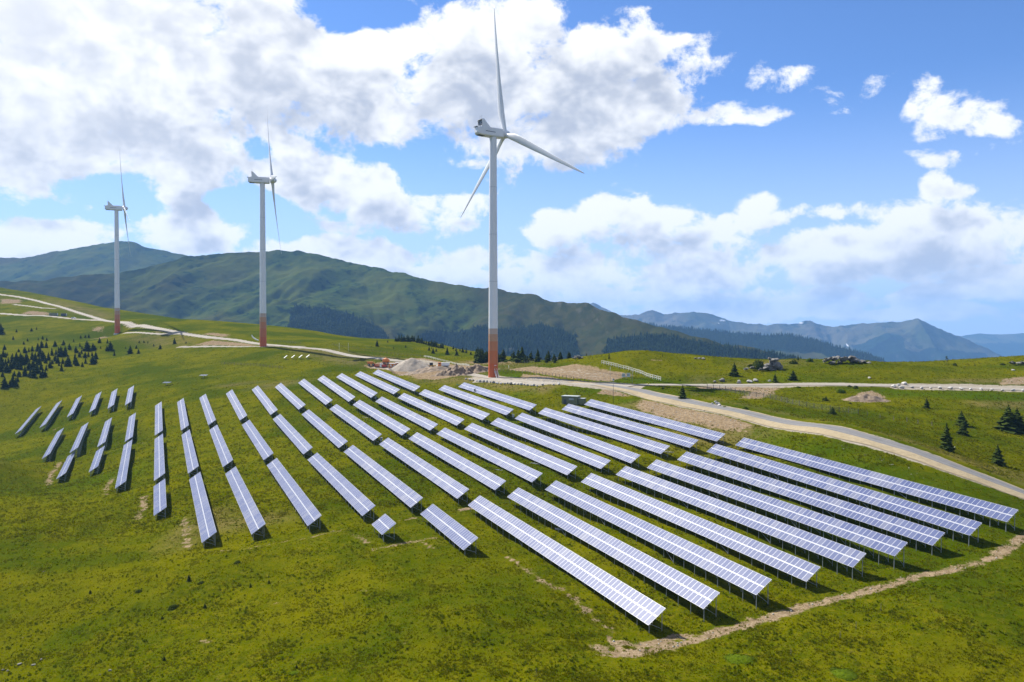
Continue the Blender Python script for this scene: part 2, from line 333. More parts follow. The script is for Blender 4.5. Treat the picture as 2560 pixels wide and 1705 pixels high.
TABLES = [
 ('Z',15,-202.33,405.90,-31.43,-185.25,368.28,-36.33), ('Z',16,-210.61,404.95,-32.94,-194.61,370.16,-38.14),
 ('Z',17,-221.71,410.00,-34.96,-206.07,374.71,-40.54), ('Z',18,-233.83,412.92,-37.31,-218.77,378.07,-43.16),
 ('Z',19,-245.89,415.27,-40.03,-226.12,367.84,-47.16), ('Z',20,-257.60,416.17,-43.30,-238.23,368.41,-50.17),
 ('A',4,-71.90,397.13,-22.63,-41.03,322.15,-25.87), ('A',5,-79.42,388.94,-23.12,-49.36,320.77,-26.99),
 ('A',6,-86.77,380.02,-23.56,-58.22,317.77,-28.20), ('A',7,-94.22,372.82,-24.18,-66.67,313.98,-29.50),
 ('A',8,-101.68,365.81,-25.39,-74.93,309.42,-30.32), ('A',9,-111.63,362.27,-27.11,-85.41,307.99,-32.08),
 ('A',10,-122.13,361.27,-28.25,-95.72,304.99,-33.84), ('A',11,-134.82,362.74,-30.25,-106.84,301.99,-35.71),
 ('A',12,-147.11,362.09,-32.24,-118.64,300.50,-37.36), ('A',13,-156.19,358.96,-33.95,-127.38,296.00,-38.90),
 ('A',14,-166.11,358.16,-35.51,-136.44,293.74,-40.51), ('A',15,-171.08,343.63,-39.12,-149.71,297.30,-43.46),
 ('A',16,-181.88,343.86,-41.30,-157.19,291.34,-44.59), ('A',17,-193.43,345.67,-43.71,-164.69,286.16,-45.99),
 ('A',18,-205.29,347.03,-46.32,-180.33,294.70,-49.71), ('B',2,-23.77,340.20,-25.36,6.10,268.11,-28.20),
 ('B',3,-31.94,333.87,-26.11,-1.96,263.62,-29.38), ('B',4,-38.89,320.54,-26.87,-9.98,257.80,-30.34),
 ('B',5,-47.13,316.94,-28.16,-18.29,253.93,-31.72), ('B',6,-55.69,313.34,-29.34,-26.53,248.75,-32.68),
 ('B',7,-63.76,308.20,-30.18,-34.98,244.18,-33.63), ('B',8,-72.27,304.62,-31.53,-43.06,238.39,-34.54),
 ('B',9,-82.35,301.03,-33.28,-52.96,234.97,-36.22), ('B',10,-92.51,297.45,-34.68,-62.23,229.18,-37.22),
 ('B',11,-103.22,293.87,-36.49,-72.18,223.41,-37.98), ('B',12,-113.95,289.56,-37.87,-82.52,219.32,-39.28),
 ('B',13,-123.49,287.42,-39.41,-90.25,214.10,-40.15), ('B',14,-130.59,281.00,-40.08,-98.06,210.44,-41.48),
 ('B',15,-141.11,279.54,-42.07,-110.18,213.16,-44.18), ('B',16,-150.72,278.71,-44.17,-138.08,250.62,-46.65),
 ('B',17,-168.06,290.72,-48.05,-150.59,253.83,-49.51), ('M',0,25.88,276.29,-27.00,55.10,206.87,-30.11),
 ('M',1,17.50,271.60,-28.23,46.85,202.67,-31.19), ('M',2,9.01,266.06,-29.01,38.49,198.92,-32.22),
 ('M',3,0.91,261.37,-30.31,29.88,193.13,-33.63), ('M',4,-7.24,255.37,-31.31,21.81,188.79,-34.26),
 ('M',5,-15.52,248.78,-32.26,13.18,183.94,-34.87), ('M',6,-23.96,244.07,-33.17,4.64,179.52,-35.71),
 ('M',7,-32.14,238.74,-33.94,-3.90,174.60,-36.53), ('M',8,-40.25,232.83,-34.79,-12.06,169.23,-37.30),
 ('M',9,-49.95,228.08,-36.32,-21.73,164.68,-38.22), ('M',10,-59.13,222.19,-37.66,-30.90,158.50,-38.51),
 ('M',11,-69.91,219.04,-38.69,-41.06,154.28,-39.53), ('M',12,-79.94,214.19,-40.26,-52.67,155.13,-41.44),
 ('M',13,-87.71,208.81,-40.76,-61.74,152.74,-42.47), ('M',14,-94.42,202.42,-41.36,-84.75,181.61,-44.10),
 ('F',0,59.10,203.52,-30.64,85.75,133.04,-33.36), ('F',1,50.39,199.11,-31.66,76.41,128.16,-34.41),
 ('F',2,41.95,195.14,-33.07,69.55,126.88,-35.74), ('F',3,33.11,188.72,-33.98,60.65,121.60,-35.94),
 ('F',4,24.82,183.73,-34.73,52.92,119.09,-36.97), ('F',5,16.12,179.61,-35.67,44.47,115.82,-38.10),
 ('F',6,7.55,175.84,-36.66,34.75,109.12,-37.81), ('F',7,-1.09,171.54,-37.41,26.55,106.29,-38.77),
 ('F',8,-9.51,165.54,-37.90,18.34,103.04,-39.79), ('F',9,-19.21,160.74,-38.63,-8.53,134.72,-38.76),
 ('F',10,-27.90,152.50,-38.75,-24.60,145.20,-38.85),
]
THETA, TILT, TW = -0.42531, 0.6064, 3.35
ROWD = np.array([math.sin(THETA), math.cos(THETA), 0.0]); LEFTN = np.array([-ROWD[1], ROWD[0], 0.0])
WVEC = -LEFTN*TW*math.cos(TILT) + np.array([0, 0, TW*math.sin(TILT)])       # low edge -> high edge
NEAR_LEG = {('F',0):1.77,('F',1):2.0,('F',2):2.3,('F',3):2.3,('F',4):2.1,('F',5):1.7,('F',6):1.8,('F',7):1.96,('F',8):1.6,('F',9):1.27,('F',10):1.28}
# ------------------------------------------------------------------ terrain: thin-plate surface through surveyed points
cps = []
for (c, r, x0, y0, z0, x1, y1, z1) in TABLES:
    lf, ln, lm = (1.5 if c == 'F' else 1.35), NEAR_LEG.get((c, r), 1.45), 1.25
    if r >= 15: lf, ln, lm = {'Z': (2.3, 2.2, 2.2), 'A': (2.0, 2.0, 1.9), 'B': (1.8, 1.8, 1.7)}[c]
    elif r == 14: lf, ln, lm = 1.6, 1.6, 1.45
    cps += [(x0, y0, z0-lf), (x1, y1, z1-ln)]
    if math.hypot(x0-x1, y0-y1) > 30: cps.append(((x0+x1)/2, (y0+y1)/2, (z0+z1)/2-lm))
SURVEY = [(1233,944,358),(658,866,508),(293.6,835,670),
 # paved road and its verge
 (2560,1232,158),(2501,1209,162),(2284,1126,178),(2066,1068,200),(1849,1028,235),(1686,995,265),(1599,975.5,290),(1468,957,320),(1370,953,325),
 (2700,1290,152),
 # pad by the nearest tower, and the rim of the pad
 (1180,952,346),(1260,959,325),(1335,966,308),(1396,963,303),(1300,948,342),(1165,948,354),
 # gravel road to the right and the meadow crest behind it
 (1700,963,303),(1900,963,300),(2100,963,297),(2350,968,295),(2560,975,292),(2800,985,290),
 (1392,903,420),(1434,894,400),(1511,886,385),(1577,876,375),(1636,885,368),(1712,900,365),(1757,893.5,365),(1855,908,362),(1961,900,352),(2046,903,350),(2149,899,345),(2250,913.6,352),(2350,913.6,355),(2440,913,355),(2560,902,350),(2800,900,345),
 (2330,1040,235),(2520,1090,215),(2200,1050,230),(2000,1010,255),(1850,985,275),(2450,1150,185),(2600,1120,205),
 # gravel road up the left slope, crest of that slope
 (1087,919,385),(957,897,430),(815,875,480),(674,862,520),(522,843,570),(380,819,640),(415,825.5,615),(350,814,660),(320,808.5,685),(290,804.5,712),(340,824,648),(261,801,740),(141,764,850),(0,736,950),(-200,700,1050),
 (0,723,1000),(117,743,940),(233,766,880),(361,786,800),(435,797,765),(500,807,740),(566,805,720),(655,812,700),(769,826,665),(833,839,640),(910,847,630),(1000,849,620),(1050,853,600),(1118,869,560),(1170,880,510),(1220,890,480),(1300,897,450),
 (120,930,480),(120,870,570),(0,960,450),(0,850,650),(-200,900,560),(-200,800,800),(300,880,560),(450,880,530),(250,950,450),(500,930,440),(800,905,440),(700,900,455),(900,930,405),(1000,913,415),(1060,935,390),(1130,930,370),(1040,890,480),(1130,900,440),
 # low foreground
 (1280,1705,87),(1600,1705,86),(2000,1690,90),(2400,1600,97),(2560,1500,106),(2700,1705,88),(800,1705,93),(400,1705,99),(0,1705,106),(-200,1705,110),(0,1500,137),(300,1500,131),(700,1500,123),(1200,1500,111),(0,1350,172),(0,1250,208),(-150,1200,240),(0,1150,262),(500,1400,142),
 (1280,2200,58),(0,2200,68),(2560,2200,58)]
cps += [tuple(at(px, py, D*1.0377 if px < 1350 and D >= 370 else D)) for px, py, D in SURVEY]
CPA = np.array(cps); CXY = CPA[:, :2]/100.0
def tps_k(d2): return d2*np.log(d2 + 1e-9)
n_ = len(CPA); A_ = np.zeros((n_+3, n_+3)); d2 = ((CXY[:, None]-CXY[None])**2).sum(-1)
A_[:n_, :n_] = tps_k(d2) + np.eye(n_)*0.0025; A_[:n_, n_] = 1; A_[:n_, n_+1:] = CXY; A_[n_, :n_] = 1; A_[n_+1:, :n_] = CXY.T
TW_ = np.linalg.solve(A_, np.concatenate([CPA[:, 2], np.zeros(3)]))
def tps(x, y):
    x, y = np.asarray(x, np.float64)/100, np.asarray(y, np.float64)/100; sh = x.shape; x, y = x.ravel(), y.ravel(); out = np.empty_like(x)
    for i in range(0, len(x), 40000):
        q = (x[i:i+40000, None]-CXY[:, 0])**2 + (y[i:i+40000, None]-CXY[:, 1])**2
        out[i:i+40000] = tps_k(q) @ TW_[:n_] + TW_[n_] + TW_[n_+1]*x[i:i+40000] + TW_[n_+2]*y[i:i+40000]
    return out.reshape(sh)
CREST = sorted([(-400,1050),(-200,1050),(0,1000),(117,940),(233,880),(361,800),(435,765),(500,740),(566,720),(655,700),(769,665),(833,640),(910,630),(1000,620),(1118,560),(1220,480),(1300,450),(1392,420),(1434,400),(1511,385),(1577,375),(1712,365),(1855,362),(2046,350),(2350,355),(2560,350),(3000,345)])
CRU, CRD = [(c[0]-1280)/FPX for c in CREST], [c[1]*(1.0377 if c[0] < 1350 else 1) for c in CREST]
GX = np.concatenate([np.arange(-880, -215, 2.4), np.arange(-215, 115, .85), np.arange(115, 480, 2.0)]); ys = [30.0]
while ys[-1] < 1500: ys.append(ys[-1] + min(6.0, max(.6, ys[-1]*.0068)))
GY = np.array(ys); XX, YY = np.meshgrid(GX, GY)
Xc, Yc = np.meshgrid(np.arange(GX[0], GX[-1]+8, 6.0), np.concatenate([np.arange(30, 300, 4.0), np.arange(300, 1506, 7.0)]))
Zc = tps(Xc, Yc)
def bilin(xs, ys_, Z, x, y):
    i = np.clip(np.searchsorted(ys_, y)-1, 0, len(ys_)-2); j = np.clip(np.searchsorted(xs, x)-1, 0, len(xs)-2)
    fy = np.clip((y-ys_[i])/(ys_[i+1]-ys_[i]), 0, 1); fx = np.clip((x-xs[j])/(xs[j+1]-xs[j]), 0, 1)
    return (Z[i, j]*(1-fx)+Z[i, j+1]*fx)*(1-fy) + (Z[i+1, j]*(1-fx)+Z[i+1, j+1]*fx)*fy
Z0 = bilin(Xc[0], Yc[:, 0], Zc, XX, YY)
over = np.maximum(0, YY - np.interp(XX/YY, CRU, CRD) - 6)
Z0 = Z0 - (.10*over + .0012*over**2)*np.clip(over/40, 0, 1); Z0 = np.maximum(Z0, -330)
def G0(x, y): return bilin(GX, GY, Z0, np.asarray(x, float), np.asarray(y, float))
MARCH = np.concatenate([np.arange(60, 400, .5), np.arange(400, 1100, 1.0)])
def ground(px, py):                       # where the line of sight through a photo pixel meets the ground
    r = ray(px, py); z = G0(r[0]*MARCH, MARCH); k = np.argmax(z >= r[2]*MARCH)
    if k == 0: k = np.argmin(r[2]*MARCH - z)
    return np.array([r[0]*MARCH[k], MARCH[k], z[k]])
def gpts(pts): return np.array([ground(*p) for p in pts])
def crop(ox, oy, s, pts): return [(ox+p[0]/s, oy+p[1]/s) + tuple(p[2:]) for p in pts]
def smooth_line(P, step):                 # Catmull-Rom through XY points, even steps
    P = np.asarray(P)[:, :2]; Q = np.vstack([2*P[0]-P[1], P, 2*P[-1]-P[-2]]); out = []
    for i in range(1, len(Q)-2):
        n = max(2, int(np.linalg.norm(Q[i+1]-Q[i])/step))
        for t in np.linspace(0, 1, n, endpoint=False):
            out.append(.5*((2*Q[i])+(-Q[i-1]+Q[i+1])*t+(2*Q[i-1]-5*Q[i]+4*Q[i+1]-Q[i+2])*t*t+(-Q[i-1]+3*Q[i]-3*Q[i+1]+Q[i+2])*t**3))
    out.append(Q[-2]); return np.array(out)
# roads: centre line in photo pixels, half width in metres
paved = smooth_line(gpts([(2700,1287),(2560,1232),(2501,1209),(2284,1127),(2066,1068),(1849,1028),(1686,995),(1599,976),(1520,963),(1440,953)]), 2.0)
branch_r = smooth_line(gpts([(1540,964),(1620,961.5),(1750,962),(1900,962),(2040,960.5),(2200,963),(2350,967),(2560,974),(2750,981)]), 2.0)
main_l = smooth_line(gpts([(1270,950),(1180,936),(1130,926),(1087,917),(1020,904),(957,897),(815,875),(740,868),(674,862),(600,852),(560,847.5),(522,843),(485,838),(450,832),(415,825.5),(380,819),(350,814),(320,808.5),(290,804.5),(261,801),(230,792),(200,783),(170,773),(141,764),(100,754),(60,745),(30,740),(0,736),(-80,722)]), 3.0)
branch_l = smooth_line(gpts([(255,801),(180,797),(120,790),(60,788),(0,784),(-80,780)]), 3.0)
spur_l = smooth_line(gpts([(140,772),(100,769),(60,764),(35,761)]), 3.0)
pad2 = smooth_line(gpts([(446,868),(540,866),(640,866),(760,866.5)]), 3.0)
pad3 = smooth_line(gpts([(310,833),(380,834),(470,836),(520,845)]), 3.0)
pad_rim = smooth_line(gpts([(1195,949),(1233,951.5),(1330,956),(1420,958),(1500,961),(1570,967)]), 2.0)
def dist_line(x, y, L, w0):               # distance of points to a polyline (only near it)
    d = np.full(x.shape, 1e3); lo, hi = L.min(0)-w0, L.max(0)+w0
    s = (x > lo[0]) & (x < hi[0]) & (y > lo[1]) & (y < hi[1]); X, Y = x[s], y[s]; dd = np.full(X.shape, 1e6)
    for a, b in zip(L[:-1], L[1:]):
        e = b-a; q = max(e@e, 1e-9); t = np.clip(((X-a[0])*e[0]+(Y-a[1])*e[1])/q, 0, 1)
        dd = np.minimum(dd, (X-a[0]-t*e[0])**2 + (Y-a[1]-t*e[1])**2)
    d[s] = np.sqrt(dd); return d
def thin(L, k): return np.vstack([L[::k], L[-1:]])
ROADS = [(paved, 2.4, 5.6, 'asphalt'), (branch_r, 3.0, 3.0, 'gravel'), (main_l, 3.1, 3.1, 'gravel'), (branch_l, 2.6, 2.6, 'gravel'), (spur_l, 2.0, 2.0, 'gravel'), (pad2, 2.0, 2.0, 'gravel'), (pad3, 1.8, 1.8, 'gravel')]
roadness = np.zeros(XX.shape); road_d = []
for L, hw, ow, k in ROADS:
    d = dist_line(XX, YY, thin(L, 3), ow+14); road_d.append((d, hw)); roadness = np.maximum(roadness, np.clip((ow+2.0-d)/2.0, 0, 1))
# soil / gravel / straw areas
soil, gravel, dry, lush = (np.zeros(XX.shape) for _ in range(4))
for (d, hw), k in zip(road_d, ROADS):
    if k[3] == 'gravel': gravel = np.maximum(gravel, np.clip(.5+(hw*.98-d)/2.4, 0, 1))
def area(field, px, amt=1.0, soft=3.0):
    P = gpts(px)[:, :2]; lo, hi = P.min(0)-soft*2, P.max(0)+soft*2
    s = np.where((XX > lo[0]) & (XX < hi[0]) & (YY > lo[1]) & (YY < hi[1])); X, Y = XX[s], YY[s]
    ins = np.zeros(X.shape, bool); dd = np.full(X.shape, 1e9)
    for a, b in zip(P, np.roll(P, -1, 0)):
        e = b-a; q = max(e@e, 1e-9); t = np.clip(((X-a[0])*e[0]+(Y-a[1])*e[1])/q, 0, 1)
        dd = np.minimum(dd, (X-a[0]-t*e[0])**2 + (Y-a[1]-t*e[1])**2)
        with np.errstate(divide='ignore', invalid='ignore'):
            ins ^= ((a[1] > Y) != (b[1] > Y)) & (X < (b[0]-a[0])*(Y-a[1])/(b[1]-a[1]+1e-12)+a[0])
    sd = np.sqrt(dd)*np.where(ins, 1, -1); field[s] = np.maximum(field[s], amt*np.clip(.5+sd/(2*soft), 0, 1))
def trail(field, px, w, amt=1.0):
    L = smooth_line(gpts(px), 1.5); d = dist_line(XX, YY, L, w*3+3)
    field[:] = np.maximum(field, amt*np.clip(1.15 - d/(w*2), 0, 1))
C3 = (1180, 850, 4.53)
area(gravel, [(1165,945),(1233,937),(1300,944),(1420,949),(1500,955),(1620,962),(1600,972),(1540,976),(1480,972),(1400,962),(1335,965),(1180,951)], 1.0, 1.5)
area(soil, crop(*C3, [(430,330),(650,300),(900,315),(1150,275),(1430,310),(1450,330),(1700,370),(1840,405),(1600,450),(1560,475),(1300,460),(1100,430),(870,400),(650,360),(430,340)]), .95, 2.5)
area(gravel, crop(*C3, [(520,300),(900,325),(1160,290),(1430,325),(1700,378),(1600,440),(1300,455),(1100,425),(870,395)]), .42, 5)
area(soil, crop(*C3, [(580,385),(760,400),(1000,440),(1300,480),(1000,485),(640,455),(520,445)]), .9, 1.5)
area(soil, crop(1100,920,3.267, [(1650,262),(1900,262),(2240,320),(2420,400),(2560,450),(2500,520),(2250,500),(2000,450),(1750,385),(1600,330)]), .95, 3)
area(dry, crop(1100,920,3.267, [(1500,300),(1700,262),(1900,262),(2600,400),(2600,540),(2000,460)]), .9, 4)
area(soil, crop(*C3, [(1500,560),(1830,580),(1900,640),(1600,630),(1400,610)]), .9, 1.5)
area(gravel, crop(1600,850,4.71, [(650,535),(1700,545),(2200,520),(2200,545),(1700,560),(1300,560),(900,560)]), .8, 1.5)
area(soil, crop(1600,850,4.71, [(640,540),(1700,545),(1620,595),(1560,640),(1450,690),(1150,690),(1300,610),(700,580)]), .85, 2.5)
area(soil, crop(2060,850,4.48, [(270,690),(400,590),(550,570),(690,640),(600,700),(450,705)]), 1.0, 1.5)
area(soil, crop(2060,850,4.48, [(1950,505),(2010,430),(2240,410),(2400,420),(2400,505)]), .9, 2)
area(gravel, crop(2060,850,4.48, [(700,500),(900,488),(1500,495),(2300,520),(2400,590),(1500,565),(1000,555),(760,548)]), 1.0, 1.2)
area(dry, crop(2060,850,4.48, [(1240,470),(2000,490),(2000,430),(1300,440)]), .8, 3); area(dry, crop(2060,850,4.48, [(1600,690),(2300,690),(2300,790),(1650,750)]), .7, 3)
area(lush, crop(2060,850,4.48, [(650,560),(2300,600),(2300,690),(1500,660),(660,640)]), .9, 3)
# pit around the dig and the brown ground by the nearest tower
C8 = (880, 850, 5.8875)
area(soil, crop(*C8, [(180,385),(320,350),(800,280),(1050,270),(1300,320),(1500,360),(2000,390),(1990,440),(1700,510),(1250,590),(950,570),(700,520),(540,440),(300,430)]), 1.0, 3)
area(gravel, crop(*C8, [(200,385),(700,420),(900,330),(1000,280),(1300,330),(1420,400),(1250,470),(850,480),(560,450),(300,430)]), .75, 3)
area(dry, crop(*C8, [(700,520),(1250,600),(1700,520),(2010,450),(2300,640),(2000,640),(1500,640),(1000,620)]), .8, 4)
area(dry, crop(*C3, [(0,470),(300,500),(700,530),(980,520),(820,600),(600,580),(300,540),(0,520)]), .9, 3)
area(dry, [(700,870),(957,905),(1087,925),(1040,905),(950,890),(830,872)], .8, 5); area(dry, [(740,880),(920,900),(950,918),(860,912)], .7, 6)
area(dry, [(1130,905),(1230,897),(1330,905),(1300,915),(1180,912)], .9, 5); area(soil, [(1150,907),(1230,900),(1300,906),(1240,911)], .55, 4)
area(soil, crop(400,760,3.925, [(330,405),(520,355),(900,385),(980,412),(350,415)]), .85, 3); area(soil, crop(400,760,3.925, [(400,300),(500,280),(690,300),(650,335),(520,315)]), .8, 4)
area(soil, crop(400,760,3.925, [(1000,560),(1130,540),(1080,510)]), .45, 4)
for q in ([(350,360),(570,380),(620,430),(200,412)], [(900,370),(1100,405),(1060,415),(880,380)], [(0,222),(260,232),(260,272),(0,285)], [(1050,705),(1250,655),(1400,648),(1200,690)], [(1830,585),(2050,605),(2050,635),(1800,625)], [(1100,560),(1230,540),(1200,620),(1080,600)]):
    area(soil, crop(0,700,4.71, q), .8, 5)
area(dry, crop(0,700,4.71, [(550,210),(830,275),(1300,390),(1340,480),(900,380),(600,300)]), .6, 8); area(dry, crop(0,700,4.71, [(1350,680),(1600,640),(2300,650),(2355,780),(1900,800),(1500,700)]), .55, 8)
# worn earth by the tables and the track along the near edge
C6, C5, C2, C1 = (1600,1200,2.944), (1100,1200,3.104), (600,900,3.1357), (0,920,3.267)
trail(soil, crop(*C6, [(-300,1240),(-170,1290),(0,1262),(150,1240),(350,1195),(600,1115),(800,1052),(1100,978),(1300,912),(1500,862),(1800,792),(2100,705),(2355,645),(2600,570),(2830,430),(3000,380)]), 1.1, .70)
trail(soil, crop(*C6, [(-160,1200),(0,1225),(200,1180),(330,1140)]), .8, .8)
trail(soil, crop(*C5, [(1310,1215),(1370,1300),(1440,1330)]), .35, .9); trail(soil, crop(*C5, [(520,610),(600,650)]), .3, 1.0)
trail(soil, crop(*C5, [(640,680),(760,760),(900,830),(1010,890),(1060,940),(1150,1040),(1260,1130),(1330,1190)]), .85, .50)
trail(soil, crop(*C2, [(0,1495),(360,1420),(560,1390),(700,1352),(830,1332)]), .5, .52); trail(soil, crop(*C2, [(1050,1478),(1250,1442),(1420,1410),(1530,1402)]), .7, .58)
trail(soil, crop(*C2, [(1225,1272),(1330,1245),(1420,1235)]), .25, .85); trail(soil, crop(*C2, [(890,1380),(950,1400),(990,1430)]), .8, .55); trail(soil, crop(*C2, [(1440,1430),(1510,1480)]), .4, .7)
trail(soil, crop(*C2, [(1730,1185),(1800,1170)]), .6, .8)
for q in ([(490,770),(430,860),(390,960)], [(915,900),(880,960),(860,1040)], [(1180,1050),(1170,1140),(1130,1230)], [(1510,1230),(1520,1330),(1540,1490)]): trail(soil, crop(*C1, q), .95, .56)
trail(soil, crop(*C1, [(1280,1270),(1420,1250),(1560,1232)]), .4, .5); trail(soil, crop(*C1, [(1560,1510),(1800,1500),(2230,1430)]), .4, .5); trail(soil, crop(*C1, [(1100,625),(1210,615)]), .25, .8); trail(soil, crop(*C1, [(430,510),(470,490)]), .8, .6)
for (x, y, r) in ((1530,862,.9),(1630,900,.6),(1770,1400,.6),(500,1605,.45),(690,1510,.45),(900,1480,.4)): trail(soil, [(x, y), (x+25, y+2)], r, .55)
for q in ([(1700,975),(1800,1015),(2000,1050),(2160,1100),(2400,1180),(2560,1230),(2620,1200),(2400,1140),(2150,1070),(1950,1030),(1800,1000)],): area(dry, q, .55, 3)
trail(soil, [(1830,1030),(1960,1050),(2080,1080),(2200,1120),(2330,1165),(2480,1215)], .9, .45)
trail(soil, crop(1600,850,4.71, [(1050,800),(1400,880),(1750,930)]), 1.2, .6)
area(lush, crop(*C3, [(320,375),(560,385),(520,440),(320,440)]), .9, 2); area(lush, crop(*C3, [(1000,520),(1480,555),(1380,600),(1100,600)]), .9, 3); area(lush, crop(*C3, [(1600,660),(2000,670),(1850,760),(1640,720)]), .8, 2)
area(lush, crop(*C3, [(1560,480),(1650,445),(2140,440),(2355,490)]), .7, 3); area(lush, [(1810,1090),(1900,1060),(1960,1080),(2300,1200),(2540,1290),(2300,1230)], .6, 3)
for i in range(26):                        # patches of lusher and drier growth over the whole slope
    x, y = rng.uniform(-200, 120), rng.uniform(90, 420); d = np.hypot((XX-x)/rng.uniform(6, 25), (YY-y)/rng.uniform(5, 18))
    f = lush if i % 2 else dry; f[:] = np.maximum(f, .6*np.clip(1.3-d, 0, 1))
keep = 1-roadness
for f in (soil, dry, lush): f *= keep
lumps = .26*fbm(XX/14, YY/14, 3, 3)*np.clip(1.5-YY/600, .35, 1) + .13*fbm(XX/3.1, YY/3.1, 3, 9)*np.clip(1.6-YY/260, .15, 1) + .18*fbm(XX/60, YY/60, 2, 21)*np.clip((YY-330)/120, 0, 1)
rough_ = np.clip(soil, 0, 1)*.18*fbm(XX/1.2, YY/1.2, 2, 31)
Z1 = Z0 + (lumps + rough_)*keep - .16*np.clip(roadness*1.5-.5, 0, 1)
def G(x, y): return bilin(GX, GY, Z1, np.asarray(x, float), np.asarray(y, float))
def gz(p): return float(G(p[0], p[1]))
me = np_mesh('meadow_ground', np.stack([XX, YY, Z1], -1).reshape(-1, 3), grid_faces(len(GY), len(GX)), M['meadow'], True, dict(soil=soil, gravel=gravel, dry=dry, lush=lush))
tag(link('meadow_ground', me), 'rolling green alpine meadow with worn soil patches', 'ground', kind='structure')
def ribbon(name, L, half, mat, lift, label, n=9, wob=.0, seed=0):
    d = np.gradient(L, axis=0); d /= np.linalg.norm(d, axis=1)[:, None]+1e-9; nrm = np.stack([-d[:, 1], d[:, 0]], 1)
    s = np.linspace(-1, 1, n); w = half*(1+wob*fbm(np.arange(len(L))/9.0, np.full(len(L), seed+.5), 3, seed))
    P = L[:, None, :] + nrm[:, None, :]*(s[None, :, None]*w[:, None, None])
    z = G0(P[..., 0], P[..., 1]) + lift - .07*np.abs(s)[None]**8
    return tag(link(name, np_mesh(name, np.concatenate([P, z[..., None]], -1).reshape(-1, 3), grid_faces(len(L), n), M[mat], True, dict(across=np.broadcast_to(np.abs(s)[None], z.shape)))), label, 'road', kind='structure')
def track(name, L, hw, lift, label, mat='gravel', sd=1): return ribbon(name, L, hw*.86, mat, lift, label, 9, .16, sd)
def shift(L, off):
    d = np.gradient(L, axis=0); d /= np.linalg.norm(d, axis=1)[:, None]+1e-9; return L + np.stack([-d[:, 1], d[:, 0]], 1)*off
d = dist_line(XX, YY, thin(shift(paved, 1.3), 3), 20); gravel = np.maximum(gravel, np.clip(.5+(4.5-d)/2.6, 0, 1)); me.attributes['gravel'].data.foreach_set('value', np.ascontiguousarray(gravel, np.float32).ravel())
ribbon('road_verge', shift(paved, 1.3), 3.9, 'shoulder', .05, 'sandy verge along the paved road', 11, .16, 5)
ribbon('paved_road', paved[:-6], 2.1, 'asphalt', .085, 'grey worn paved road beside the solar field', 9, .02, 2)
track('gravel_road', branch_r, 2.6, .055, 'pale gravel road running right below the meadow crest', sd=3)
track('gravel_road', main_l, 3.0, .06, 'pale gravel road climbing left behind the towers', sd=4)
track('gravel_road', branch_l, 2.5, .052, 'lower pale gravel branch at the far left', sd=5)
track('gravel_road', spur_l, 1.8, .050, 'short gravel spur by the rubble at the far left', sd=6)
track('gravel_path', pad2, 1.7, .064, 'thin gravel strip at the middle tower foot', sd=7)
track('gravel_path', pad3, 1.6, .066, 'thin gravel strip at the far left tower foot', sd=8)
ribbon('gravel_pad', pad_rim, 4.6, 'gravel', .058, 'wide pale gravel pad at the nearest tower', 13, .12, 9)
# ------------------------------------------------------------------ mountains and valley
def hill_mat(name, g1, g2, brown, dark, sc):
    m, b, p, o = new_mat(name); P = pos(b)
    n1 = b.noise(P, sc, 6, .6, .5); n2 = b.noise(P, sc*5, 6, .65, .3); n3 = b.noise(P, sc*.3, 3, .5)
    c = b.mix(b.ss(n1, .35, .65), g1, g2); c = b.mix(b.ss(n3, .45, .65), c, brown)
    c = b.mix(b.m('MULTIPLY', b.ss(n2, .50, .60), b.ss(n1, .60, .38)), c, dark)
    fo = b.ss(b.m('ADD', attr(b, 'forest'), b.m('MULTIPLY', b.m('SUBTRACT', n2, .5), 1.1)), .38, .55)
    c = b.mix(b.m('MULTIPLY', b.ss(b.m('ADD', attr(b, 'heath_shade'), b.m('MULTIPLY', b.m('SUBTRACT', n1, .5), .8)), .3, .75), .85), c, b.mix(b.ss(n2, .4, .6), (.026, .030, .009), (.044, .042, .014)))  # brown-olive heath tint, with a cloud's shade painted into the colour
    c = b.mix(fo, c, (.008, .017, .008)); c = b.mix(attr(b, 'snow'), c, (.75, .76, .78))
    sl = b.node('ShaderNodeSeparateXYZ'); b.put(sl.inputs[0], b.node('ShaderNodeNewGeometry').outputs['Normal'])
    c = b.mix(b.m('MULTIPLY', b.ss(sl.outputs[2], .70, .50), b.m('MULTIPLY', b.ss(n2, .45, .6), .55)), c, (.13, .12, .10))
    b.put(p.inputs['Base Color'], c); p.inputs['Roughness'].default_value = 1; p.inputs['Specular IOR Level'].default_value = 0
    bump(b, p, n2, .8, .25/sc*.05); return m
M['hill'] = hill_mat('alpine_slope', (.031, .050, .008), (.056, .068, .012), (.050, .046, .015), (.007, .016, .006), .006)
M['hill_far'] = hill_mat('far_slope', (.030, .044, .015), (.070, .068, .034), (.088, .078, .054), (.008, .016, .008), .0022)
def in_poly(px, py, P):
    r = np.zeros(px.shape, bool); P = np.asarray(P, float)
    for a, b in zip(P, np.roll(P, -1, 0)):
        r ^= ((a[1] > py) != (b[1] > py)) & (px < (b[0]-a[0])*(py-a[1])/(b[1]-a[1]+1e-12)+a[0])
    return r
def project(P):
    Y = P[..., 1]*CP - P[..., 2]*SP; Z = P[..., 2]*CP + P[..., 1]*SP
    return 1280+FPX*P[..., 0]/Y, 852.5-FPX*Z/Y
FORESTS = []
